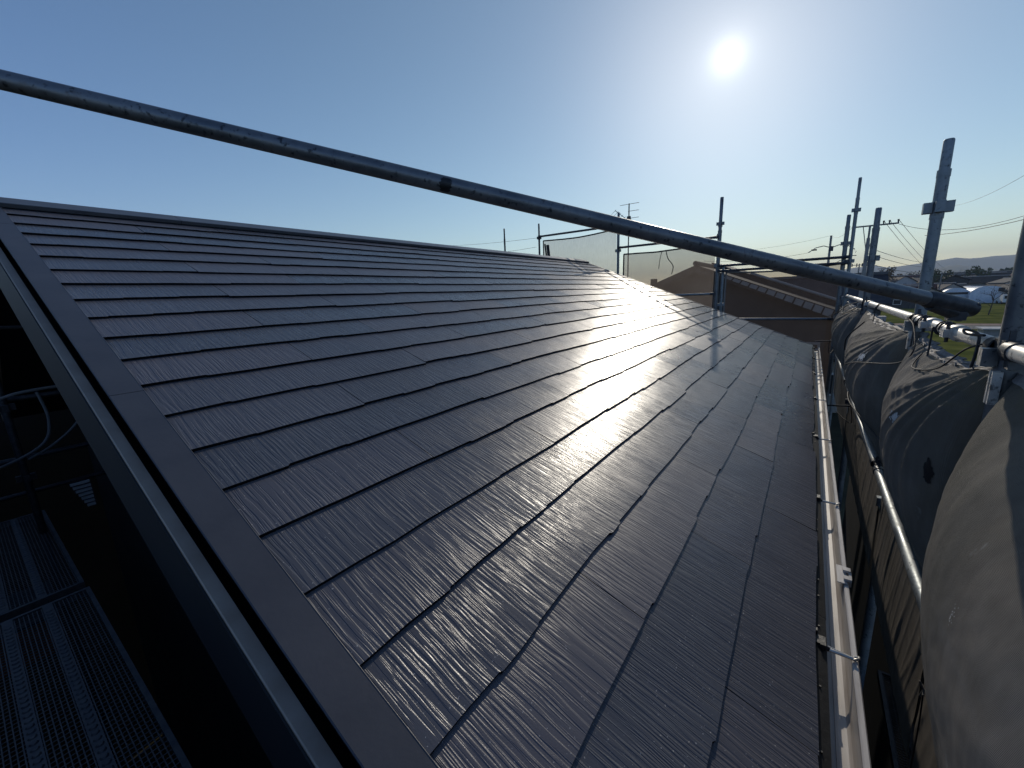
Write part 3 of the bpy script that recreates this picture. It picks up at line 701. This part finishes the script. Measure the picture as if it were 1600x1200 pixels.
far=[(-1.6,70),(-1.2,170),(-.9,150),(-.6,190)]+far+[(far[-1][0]+.1,30),(.4,14),(1.0,12),(2.0,30)]
hill('hills',4000,far,900,3)
near=px_prof([(1440,424),(1472,417.5),(1487,414),(1502,414.5),(1525,418),(1560,421),(1600,424)],2500)
near=[(-1.3,25),(-.7,50)]+near+[(near[-1][0]+.06,5),(.6,4)]
hill('hills',2500,near,450,8)
# ---------------------------------------------------------------- vegetation
def crown(mb,c,rad,n,rnd,leaf,squash=.8):
    cl=[]
    for _ in range(max(6,n//45)):
        d=V((rnd.gauss(0,1),rnd.gauss(0,1),rnd.gauss(0,1))).normalized()*rnd.uniform(.35,1.); cl.append((V((d.x*rad,d.y*rad,d.z*rad*squash)),rnd.uniform(.22,.42)*rad))
    for _ in range(n):
        q,r=rnd.choice(cl); d=V((rnd.gauss(0,1),rnd.gauss(0,1),rnd.gauss(0,1))).normalized()*r*rnd.random()**.4
        p=c+q+d; a=V((rnd.gauss(0,1),rnd.gauss(0,1),rnd.gauss(0,1))).normalized(); b=a.orthogonal().normalized(); s=leaf*rnd.uniform(.6,1.4)
        mb.face([p-a*s,p+b*s*.7,p+a*s,p-b*s*.7])
def tree(x,y,h,rad,label,n=500,mat='leaf',seed=1,group='trees in the distance',z0=0,leaf=.35):
    z0=gz(x); rnd=random.Random(seed); t=thing('tree',label,'tree',(x,y,z0),group)
    mb=MB(); mb.tube([(x,y,z0),(x+.1,y,z0+h*.35),(x,y+.1,z0+h*.7)],[h*.03,h*.022,h*.01],7)
    for k in range(5):
        a=rnd.uniform(0,6.28); mb.tube([(x,y,z0+h*.4),(x+math.cos(a)*rad*.6,y+math.sin(a)*rad*.6,z0+h*rnd.uniform(.6,.85))],[h*.012,h*.004],5)
    sub(mb,'trunk','bark',t); mb=MB(); crown(mb,V((x,y,z0+h*.66)),rad,n,rnd,leaf,h*.36/rad); sub(mb,'crown',mat,t)
def bare(x,y,h,label,seed,z0=0,spread=.5,thick=.02):
    rnd=random.Random(seed); t=thing('bare_tree',label,'tree',(x,y,z0),'bare trees'); mb=MB(); tw=MB()
    def br(p,d,l,r,dep):
        q=p+d*l*.5+V((rnd.gauss(0,.04),rnd.gauss(0,.04),rnd.gauss(0,.02)))*l; e=q+(d+V((rnd.gauss(0,.15),rnd.gauss(0,.15),.06))).normalized()*l*.5
        (mb if dep<2 else tw).tube([p,q,e],[r,r*.8,r*.55],6,False)
        if dep<4:
            for k in range(3 if dep else 5):
                nd=(d+V((rnd.gauss(0,1),rnd.gauss(0,1),rnd.gauss(.1,.4)))*spread*1.3).normalized(); br(q.lerp(e,rnd.random()),nd,l*rnd.uniform(.5,.75),r*.5,dep+1)
    br(V((x,y,z0)),V((0,0,1)),h*.5,h*thick,0); sub(mb,'trunk','bark',t); sub(tw,'twigs','bark',t)
b=at(1545,488,108); bare(b.x,b.y,5.4,'small bare tree standing in front of the right-hand greenhouse',5,0,.55)
b=at(1461,450,150); bare(b.x,b.y,12.5,'larger bare tree just right of the thick scaffold post',9,0,.5,.014)
b=at(1588,470,95); bare(b.x,b.y,6.5,'dark bare tree by the right edge of the picture',14,0,.5,.03)
b=at(1345,440,180); bare(b.x,b.y,12,'thin bare tree between the corner post and short post',19,0,.4,.012)
b=at(1376,440,230); tree(b.x,b.y,11.5,5.2,'round dark tree beyond the short scaffold post',700,'leaf_brown',3)
b=at(1308,445,200); tree(b.x,b.y,9.5,6,'low dark tree left of the corner post',600,'leaf',4)
for k,(px,py,X,h,r,mt,l) in enumerate(((1470,430,200,9,4,'leaf','dark bush-like tree near the wide dark house'),(1520,432,230,9,4,'leaf','green tree right of the dark house roofs'),(1445,440,260,8,5,'leaf_brown','brown tree hidden partly by the thick post'),(1400,440,300,9,6,'leaf_brown','brown tree over the red roofs'),(1420,441,320,8,6,'leaf_brown','second brown tree over the red roofs, farther right'))):
    b=at(px,py,X); tree(b.x,b.y,h,r,l,450,mt,20+k)
# wooded rise on the right: one mass of crowns
rnd=random.Random(5); mb=MB()
top=px_prof([(1490,431),(1502,427),(1520,423),(1532,420),(1550,418),(1570,416),(1594,417),(1630,414),(1680,412),(1760,416)],420)
for k in range(120):
    a=top[0][0]+(top[-1][0]-top[0][0])*rnd.random()
    for (pa,ph_),(qa,qh) in zip(top[:-1],top[1:]):
        if pa<=a<=qa: h=ph_+(qh-ph_)*(a-pa)/(qa-pa); break
    D=rnd.uniform(395,450); cz=h*rnd.uniform(.45,.95)-2.5+rnd.uniform(-1,1)
    crown(mb,V((math.cos(a)*D,math.sin(a)*D,cz)),rnd.uniform(2.5,4.5),130,rnd,.7)
tag(mb.build('distant_wood','leaf'),'wooded rise of green and brown trees behind the houses','wood',kind='stuff')
# ---------------------------------------------------------------- distant houses
def k_(x): return int(x*7)%3>0
def gable_house(x,y,wx,wy,h,rh,rot,label,wall='wall',roof='roof_dark',z0=0,ov=.5,group='houses of the distant town',windows=2,hip=0.,name='town_house'):
    z0+=gz(x)-(.3 if x>170 else 0); t=thing(name,label,'house',(x,y,z0),group); T=Matrix.Translation((x,y,z0))@Matrix.Rotation(rot,4,'Z')
    mb=MB(); mb.box((-wx/2,-wy/2,0),(wx/2,wy/2,h),T)
    if hip<.01:
        for s in (-1,1): mb.face([T@V(p) for p in ((s*(wx/2-.001),-wy/2,h),(s*(wx/2-.001),wy/2,h),(s*(wx/2-.001),0,h+rh*.93))])
    sub(mb,'wall',wall,t)
    mb=MB(); a=wx/2+ov; b=wy/2+ov; hh=h-rh*ov/(wy/2); r=hip*wx/2; th=.16
    for dz,fl in ((0.,0),(th,1)):
        R1=(-a+r,0,h+rh+dz-0); R2=(a-r,0,h+rh+dz)
        for q in ([(-a,-b,hh+dz),(a,-b,hh+dz),R2,R1],[(a,b,hh+dz),(-a,b,hh+dz),R1,R2]):
            q=[T@V(p) for p in q]; mb.face(q if fl else q[::-1])
        if hip>.01:
            for q in ([(a,-b,hh+dz),(a,b,hh+dz),R2],[(-a,b,hh+dz),(-a,-b,hh+dz),R1]): q=[T@V(p) for p in q]; mb.face(q if fl else q[::-1])
    rim=[(-a,-b),(a,-b),(a,b),(-a,b)]
    for (p,q) in ((0,1),(2,3)): mb.face([T@V((*rim[p],hh)),T@V((*rim[q],hh)),T@V((*rim[q],hh+th)),T@V((*rim[p],hh+th))])
    for s in (-1,1):
        for sy in (-1,1):
            if hip<.01: mb.face([T@V((s*a,sy*b,hh)),T@V((s*a,0,h+rh)),T@V((s*a,0,h+rh+th)),T@V((s*a,sy*b,hh+th))])
    rf=sub(mb,'roof',roof,t)
    mb=MB(); mb.box((-a+r,-.3,h+rh+th*.4),(a-r,.3,h+rh+th+.14),T); sub(mb,'ridge_cap','pale_slab' if k_(x) else 'ridge',rf)  # wide pale caps stand in for sun glinting along the ridges
    for s in (-1,1):
        for k in range(windows):
            for fl in range(2 if h>4.5 else 1):
                xx=-wx/2+(k+.5)*wx/windows; zc=1.5+2.7*fl; y_=s*(wy/2+.02)
                mb=MB(); mb.cbox((xx,y_,zc),(1.7,.06,1.2),T); wd=sub(mb,'window','white',t); sub(MB().cbox((xx,y_+s*.02,zc),(1.5,.06,1.0),T),'pane','glass',wd)
    yy=0; mb=MB(); mb.cbox((-wx/2-.02,yy,1.5 if h<4.5 else 4.2),(.06,1.5,1.1),T); wd=sub(mb,'window','white',t); sub(MB().cbox((-wx/2-.045,yy,1.5 if h<4.5 else 4.2),(.06,1.3,.9),T),'pane','glass',wd)
    return t
TOWN=[ # px,py(approx base/mid) X wx wy h rh rot wall roof label
 (1385,445,150,9,7,3.0,1.9,1.2,'wall2','roof_red','red-roofed house nearest the short scaffold post'),
 (1403,447,140,10,7,3.0,2.0,.9,'wall_dark','roof_red','dark red gabled house directly above the diagonal tube'),
 (1424,446,160,9,7,3.2,2.0,1.3,'wall2','roof_red','red-roofed house touching the left side of the thick post'),
 (1396,437,230,12,8,5.3,2.2,.5,'wall','roof_brown','brown-roofed house farther behind the red roofs'),
 (1420,437,250,12,8,5.3,2.2,1.0,'wall','roof_red','tall red-roofed house behind the thick post'),
 (1467,446,170,10,7,3.2,2.0,.4,'wall2','roof_dark','low dark-roofed house left of the smaller greenhouse'),
 (1478,436,210,10,8,5.6,1.6,.2,'wall_dark','roof_dark','wide dark two-storey house with a stepped roof, left of the wooded rise'),
 (1488,443,200,11,7,3.0,1.2,.15,'wall','roof_brown','long low pale-edged house behind the smaller greenhouse'),
 (1508,440,240,13,8,4.8,1.6,.3,'wall2','roof_dark','grey house in the middle of the right-hand roofs'),
 (1530,437,260,14,8,4.6,1.4,-.1,'wall_dark','roof_dark','long dark roofed hall under the wood'),
 (1556,438,235,15,8,4.4,1.2,.25,'wall','roof_brown','long pale ridge hall right of the dark one'),
 (1583,441,205,11,8,4.2,1.4,0.1,'wall2','roof_dark','dark-roofed building near the right edge'),
 (1572,449,180,9,7,3.0,1.6,.5,'wall2','roof_brown','low brown-roofed house behind the larger greenhouse'),
 (1500,447,185,9,7,3.0,1.7,-.4,'wall_dark','roof_brown','small brown house peeping between the two greenhouses'),
 (1535,444,215,11,8,4.4,1.9,1.1,'wall2','roof_brown','brown house above the larger greenhouse'),
 (1590,455,160,8,6,3.0,1.5,.2,'wall','roof_dark','small pale-walled house at the far right beside the greenhouse'),
 (1450,440,240,11,8,5.0,1.9,.7,'wall','roof_dark','pale house right of the thick post'),
 (1375,438,280,12,8,5.2,2.0,.1,'wall','roof_dark','distant grey-roofed house left of the red roofs'),
 (1355,442,260,11,8,5.0,1.8,.9,'wall','roof_brown','distant house between the corner and short posts'),
 (1440,449,145,8,6.5,2.9,1.8,.2,'wall2','roof_brown','brown-roofed house hidden low behind the thick post'),
 (1620,440,230,14,9,5.2,1.8,.5,'wall','roof_red','red-roofed house just outside the right edge'),
 (1660,442,210,12,9,5.2,1.8,1.2,'wall2','roof_dark','grey-roofed house outside the right edge'),
]
for k,(px,py,X,wx,wy,h,rh,ro,wl,rf,lb) in enumerate(TOWN):
    b=at(px,py,X); gable_house(X,b.y,wx,wy,h,rh,ro,lb,wl,rf)
rnd=random.Random(77)
for k in range(60):
    px=1345+265*rnd.random(); X=rnd.uniform(225,430); b=at(px,440,X); rf=rnd.choice(('roof_dark','roof_brown','roof_red' if px<1440 else 'roof_brown')); wl=rnd.choice(('wall','wall2','wall_dark')); two=rnd.random()<.6
    far_='middle' if X<330 else 'back'
    lb='%s %s %s-roofed house in the %s rows of the distant town'%('two-storey' if two else 'low',{'wall':'pale','wall2':'cream','wall_dark':'dark'}[wl],rf[5:].replace('dark','grey'),far_)
    gable_house(X,b.y,rnd.uniform(7,14),rnd.uniform(6,8.5),5.0 if two else 2.9,rnd.uniform(1.3,2.1),rnd.choice((0,.15,1.57,1.4,.8,-.4))+rnd.uniform(-.1,.1),lb,wl,rf,windows=0)
# greenhouses
def greenhouse(px,X,wd,ht,ln,label,window):
    b=at(px,465,X); y=b.y; t=thing('greenhouse',label,'greenhouse',(X,y,0),'vinyl greenhouses by the field'); n=18
    arc=[(-wd/2,0),(-wd/2,ht*.42)]+[(-wd/2*math.cos(math.pi*k/n),ht*.42+ht*.58*math.sin(math.pi*k/n)**.9) for k in range(1,n)]+[(wd/2,ht*.42),(wd/2,0)]
    mb=MB(); P=[[V((X+q,y+yy,z)) for yy,z in arc] for q in (0,ln)]; mb.grid(P,True); sub(mb,'cover','white_vinyl',t)
    mb=MB(); mb.face([V((X-.02,y+yy,z)) for yy,z in arc]); sub(mb,'end_wall','white_vinyl',t); mb=MB(); mb.face([V((X+ln+.02,y+yy,z)) for yy,z in arc][::-1]); sub(mb,'end_wall','white_vinyl',t)
    mb=MB()
    for q in [0]+[k*1.5 for k in range(1,int(ln/1.5))]: mb.tube([V((X+q,y+yy*1.006,z*1.004)) for yy,z in arc],.03,5)
    sub(mb,'hoops','galv',t)
    if window==1:
        sub(MB().box((X-.10,y-wd*.40,ht*.66),(X-.03,y-wd*.24,ht*.88)),'vent','glass',t)
    else:
        sub(MB().box((X-.10,y-wd*.40,ht*.58),(X-.03,y+wd*.36,ht*.72)),'torn_opening','glass',t); sub(MB().box((X-.10,y+wd*.05,.0),(X-.03,y+wd*.25,ht*.5)),'door','roof_brown',t)
greenhouse(1493,160,5.6,4.0,14,'smaller white greenhouse with a dark torn opening, beside the larger one',0)
greenhouse(1543,158,6.7,4.3,16,'larger white greenhouse with a square dark vent, facing the field',1)
# small things on the near verge
b=at(1566,505,60); t=thing('concrete_block','grey concrete block hut beyond the nearest post','hut',(60,b.y,0))
sub(MB().box((60,b.y-1.1,0),(62,b.y+1.1,1.5)),'wall','concrete',t); sub(MB().box((59.8,b.y-1.25,1.5),(62.2,b.y+1.25,1.62)),'roof_slab','wall',t)
for k,px in enumerate((1577,1595)):
    b=at(px,455,150); t=thing('parked_truck',('white truck parked right of the larger greenhouse','small white van parked at the far right edge')[k],'truck',(150,b.y,0),'vehicles parked beyond the field')
    mb=MB(); mb.box((149,b.y-1,.5),(151,b.y+1,2.2)); mb.box((151.1,b.y-1,.6),(154,b.y+1,1.5)); sub(mb,'body','white',t)
    mb=MB()
    for xx in (149.8,153):
        for sy in (-1.02,.82): mb.tube([(xx,b.y+sy,.4),(xx,b.y+sy+.2,.4)],.4,14)
    sub(mb,'wheels','black',t); sub(MB().box((148.96,b.y-.8,1.3),(149.02,b.y+.8,2.0)),'windscreen','glass',t)
# ---------------------------------------------------------------- neighbouring house seen through the mesh
NX=16.
pk=at(1087,414,NX); ny=pk.y; nz=pk.z
nb=thing('neighbour_house','neighbouring house with gable roof seen through the brown mesh sheets','house',(NX+4,ny,0))
pt=.40; hw=4.4
def nr(x,dy,dz=0.): return V((x,ny+dy,nz-pt*abs(dy)+dz))
mb=MB()
for s in (-1,1):
    for dz in (0,-.14):
        q=[nr(NX,0,dz),nr(NX+9,0,dz),nr(NX+9,s*hw,dz),nr(NX,s*hw,dz)]; mb.face(q if (s<0)==(dz==0) else q[::-1])
    mb.face([nr(NX,0),nr(NX,s*hw),nr(NX,s*hw,-.14),nr(NX,0,-.14)]); mb.face([nr(NX,s*hw),nr(NX+9,s*hw),nr(NX+9,s*hw,-.14),nr(NX,s*hw,-.14)])
rf=sub(mb,'roof','roof_brown',nb)
mb=MB(); mb.tube([nr(NX-.05,0,.05),nr(NX+9.05,0,.05)],.09,8); sub(mb,'ridge_cap','roof_dark',rf)
mb=MB()
for k in range(13):   # stepped pale boards down the verge
    a=-1.0-k*.255; b_=a-.215; x_=NX-.05-.0*k; h_=.10+.012*k
    q=[nr(x_,a,-.03),nr(x_,b_,-.03),nr(x_,b_+.06,-.03-h_),nr(x_,a+.06,-.03-h_)]; lo=[p-V((.02,0,0)) for p in q]; mb.face(q[::-1]); mb.face(lo)
    for i in range(4): mb.face([q[i],q[(i+1)%4],lo[(i+1)%4],lo[i]])
sub(mb,'verge_boards','pale_slab',rf)
# higher wing behind, with a pale verge flashing
WX=19.; w0=at(1112,410,WX); w1=at(1308,471,WX); mb=MB()
for dz in (0,-.15):
    q=[w0+V((0,0,dz)),w1+V((0,0,dz)),w1+V((6,0,dz)),w0+V((6,0,dz))]; mb.face(q[::-1] if dz==0 else q)
mb.face([w0,w1,V((w1.x,w1.y,0)),V((w0.x,w0.y,0))][::-1]); mb.face([w1,w1+V((6,0,0)),V((w1.x+6,w1.y,0)),V((w1.x,w1.y,0))])
sub(mb,'wing','roof_brown',nb)
mb=MB(); dv=(w1-w0); a_=w0+dv*.34; d2=V((0,0,.05)); mb.tube([a_+d2,w1+d2],.055,8); mb.tube([w0+dv*.34+V((.1,0,.03)),w1+V((.1,0,.03))],.05,6); sub(mb,'verge_flashing','pale_slab',rf)
mb=MB()
for s in (-1,1):
    q=[nr(NX-.03,0,-.02),nr(NX-.03,s*hw,-.02),nr(NX-.03,s*hw,-.24),nr(NX-.03,0,-.24)]; mb.face(q if s>0 else q[::-1]); q2=[p+V((.028,0,0)) for p in q]; mb.face(q2)
sub(mb,'barge_board','roof_brown',nb)
mb=MB(); mb.face([(NX+.5,ny-hw+.5,0),(NX+.5,ny-hw+.5,nz-pt*(hw-.5)-.1),(NX+.5,ny,nz-.15),(NX+.5,ny+hw-.5,nz-pt*(hw-.5)-.1),(NX+.5,ny+hw-.5,0)]); mb.box((NX+.52,ny-hw+.5,0),(NX+8.5,ny+hw-.5,nz-pt*hw)); sub(mb,'wall','wall_dark',nb)
for yy,zz in ((-3.2,4.2),(-3.2,1.6),(0,4.4),(2.6,4.2)):
    wd=sub(MB().cbox((NX+.46,ny+yy,zz),(.06,1.2,1.1)),'window','pale_slab',nb); sub(MB().cbox((NX+.42,ny+yy,zz),(.04,1.05,.95)),'pane','glass',wd)
sub(MB().cbox((NX+1.5,ny+1.9,nz-pt*1.9+.15),(.25,.2,.5)),'vent_pipe','roof_brown',rf)
# second building further to the right, below the end of the scaffold
t=gable_house(29,1.2,8,5.5,3.0,1.5,1.57,'low outbuilding with brown roof right of the neighbouring house','wall2','roof_brown',group='outbuildings')
b=at(1230,440,45); gable_house(48,b.y,13,8,5.0,2.1,math.pi/2,'long dark house standing behind the neighbouring roof','wall_dark','roof_dark',group='outbuildings')
# aerial
ax=15.2; a0=at(983,318,ax)
t=thing('tv_aerial','television aerial on a thin mast above the neighbouring roof','aerial',(ax,a0.y,5.8))
sub(MB().tube([(ax,a0.y,5.8),(ax,a0.y,a0.z-.0)],.022,8),'mast','iron',t)
def yagi(c,dirv,els,name):
    mb=MB(); d=V(dirv).normalized(); s=d.cross(V((0,0,1))).normalized()
    for (o,wd,ang) in els: 
        p=V(c)+d*o; q=V((0,0,1))*0; mb.tube([p-s*wd,p+s*wd],.009,6)
    mb.tube([V(c)-d*.45,V(c)+d*.45],.012,6); sub(mb,name,'alu',t)
def up(dz): return V((ax,a0.y,a0.z-dz))
# one aerial seen end on: rungs stacked down the mast
mb=MB()
for dz,l,r in ((.02,.34,.36),(.26,.04,.36),(.50,.12,.36),(.74,.05,.36),(.54,.30,.1)): mb.tube([up(dz)+V((0,l,0)),up(dz)-V((0,r,0))],.008,6)
mb.tube([up(.0),up(.8)],.012,6); sub(mb,'ladder_elements','alu',t)
mb=MB()
for k in range(6): 
    p=up(.42)+V((.0,.12+.09*k,-.14+.07*k)); mb.tube([p+V((-.12,.04,-.09)),p+V((.12,-.04,.09))],.006,6)
mb.tube([up(.55)+V((0,.05,0)),up(.16)+V((0,.52,0))],.012,6); mb.cbox(up(.5),(.08,.12,.14)); sub(mb,'small_directional_head','iron',t)
# ---------------------------------------------------------------- utility poles and wires
def pole(px,py,X,label,arm=None,braces=True,extra=False):
    tp=at(px,py,X); t=thing('utility_pole',label,'utility pole',(X,tp.y,0),'utility poles'); sub(MB().tube([(X,tp.y,0),(X,tp.y,tp.z)],[.17,.10],12),'pole','concrete',t)
    return t,tp
t,tp=pole(1357,372,38,'near utility pole with a long crossarm hidden behind the short scaffold post')
aL=at(1331,356,38); aR=at(1405,348,38); aR.z=aL.z=(aL.z+aR.z)/2
mb=MB(); mb.tube([aL,aR],.05,8); sub(mb,'crossarm','galv_dark',t)
mb=MB()
for f in (.25,.55): mb.tube([V((38,tp.y,tp.z-1.1)),aL.lerp(aR,f)],.025,6)
sub(mb,'brace','galv_dark',t)
mb=MB()
for f in (.68,.8,.98): 
    p=aL.lerp(aR,f); mb.tube([p,p+V((0,0,.10)),p+V((0,0,.24))],[.05,.035,.06],8)
sub(mb,'insulators','iron',t)
sub(MB().tube([V((38,tp.y,tp.z-.6)),V((38,tp.y,aL.z+.05))],.06,8),'top_tube','galv_dark',t)
t2,tp2=pole(1299,368,58,'farther utility pole with curved arms left of the corner post')
c1=at(1299,387,58)
mb=MB()
for s in (-1,1): mb.tube([c1,c1+V((0,s*.7,.25)),c1+V((0,s*1.4,.10)),c1+V((0,s*2.0,-.35))],.045,6)
mb.tube([c1+V((0,-2.2,-1.0)),c1+V((0,.2,-1.0))],.04,6); mb.tube([c1+V((0,-.1,-1.9)),c1+V((0,-1.5,-1.0))],.03,6); sub(mb,'arms','galv_dark',t2)
mb=MB(); mb.cbox(c1+V((0,0,-.1)),(.3,.35,.5)); mb.cbox(c1+V((0,1.5,-.1)),(.15,.5,.15)); sub(mb,'fittings','iron',t2)
t3,tp3=pole(1343,412,105,'small far utility pole with two insulator arms beside the corner post')
c3=at(1343,414,105); mb=MB(); mb.tube([c3+V((0,1.3,0)),c3+V((0,-1.3,0))],.05,6)
for s in (-1.1,-.4,.4,1.1): mb.tube([c3+V((0,s,-.3)),c3+V((0,s,.3))],.09,6)
sub(mb,'arms','iron',t3)
t4,tp4=pole(1378,419,150,'tiny far utility pole over the red roofs'); c4=at(1378,420,150); sub(MB().tube([c4+V((0,.9,0)),c4+V((0,-.9,0))],.07,6),'arms','iron',t4)
t5,tp5=pole(1472,425,150,'thin far utility pole right of the thick scaffold post'); c5=at(1472,428,150); sub(MB().tube([c5+V((0,.9,0)),c5+V((0,-.9,0))],.06,6),'arms','iron',t5)
def wire(a,b,label,sag,r=.012):
    a,b=V(a),V(b); Q=[]
    for k in range(25): u=k/24; p=a.lerp(b,u); p.z-=sag*4*u*(1-u); Q.append(p)
    tag(MB().tube(Q,r,5).build('overhead_wire','wire'),label,'wire','overhead wires')
arm=lambda f:aL.lerp(aR,f)+V((0,0,.22))
wire(arm(.98),at(1480,421,150),'wire sweeping from the crossarm tip down to the far right pole',.5,.014)
wire(arm(.8),at(1472,424,150),'second wire sweeping from the crossarm towards the far right pole',.7,.014)
wire(arm(.68),at(1470,430,150),'third wire dropping from the crossarm past the thick post',.9,.014)
wire(tp+V((0,0,-1.0)),at(1444,417,100),'thin lower cable behind the short scaffold post',.2,.02)
wire(tp+V((0,0,-1.6)),at(1444,425,100),'lowest cable behind the short scaffold post',.3,.02)
wire(tp+V((0,0,-.6)),at(1444,410,100),'upper cable running down to the thick scaffold post',.2,.02)
wire(at(1405,350,38),at(1620,331,30),'near wire running right toward the picture edge',.55,.012)
wire(at(1445,368,38),at(1620,338,30),'lower near wire running right toward the picture edge',.15,.016)
wire(at(1478,322,60),at(1640,250,30),'thin high wire rising to the upper right',.5,.010)
wire(c1+V((0,2.0,-.35)),at(1100,408,45),'wire running left from the curved-arm pole over the neighbouring roof',.3,.016)
wire(tp2,at(1100,397,45),'highest wire running left from the curved-arm pole',.3,.010)
wire(tp2,aL,'wire between the two near utility poles',.4,.010)
wire(c1+V((0,-2,-.35)),at(1338,392,38),'short wire from the curved arm to the corner post side',.2,.014)
wire(at(700,384,40),at(838,372,30),'thin wire above the ridge left of the far posts',.1,.012)
wire(at(740,398,40),at(838,386,30),'lower thin wire above the ridge left of the far posts',.1,.012)
# ---------------------------------------------------------------- haze
k=NT('haze_air'); k.t.nodes.remove(k.p); pv=k.n('VolumePrincipled'); pv.inputs['Density'].default_value=2.2e-4; pv.inputs['Color'].default_value=(.72,.82,.95,1); pv.inputs['Anisotropy'].default_value=0
k.l(pv.outputs[0],k.out.inputs['Volume']); M['haze']=k.m
HAZE=True
if HAZE:
    mb=MB().box((-5200,-5200,-9),(5200,5200,235)); tag(mb.build('haze','haze',origin=(0,0,0)),'pale air between the camera and the hills','haze',kind='stuff')
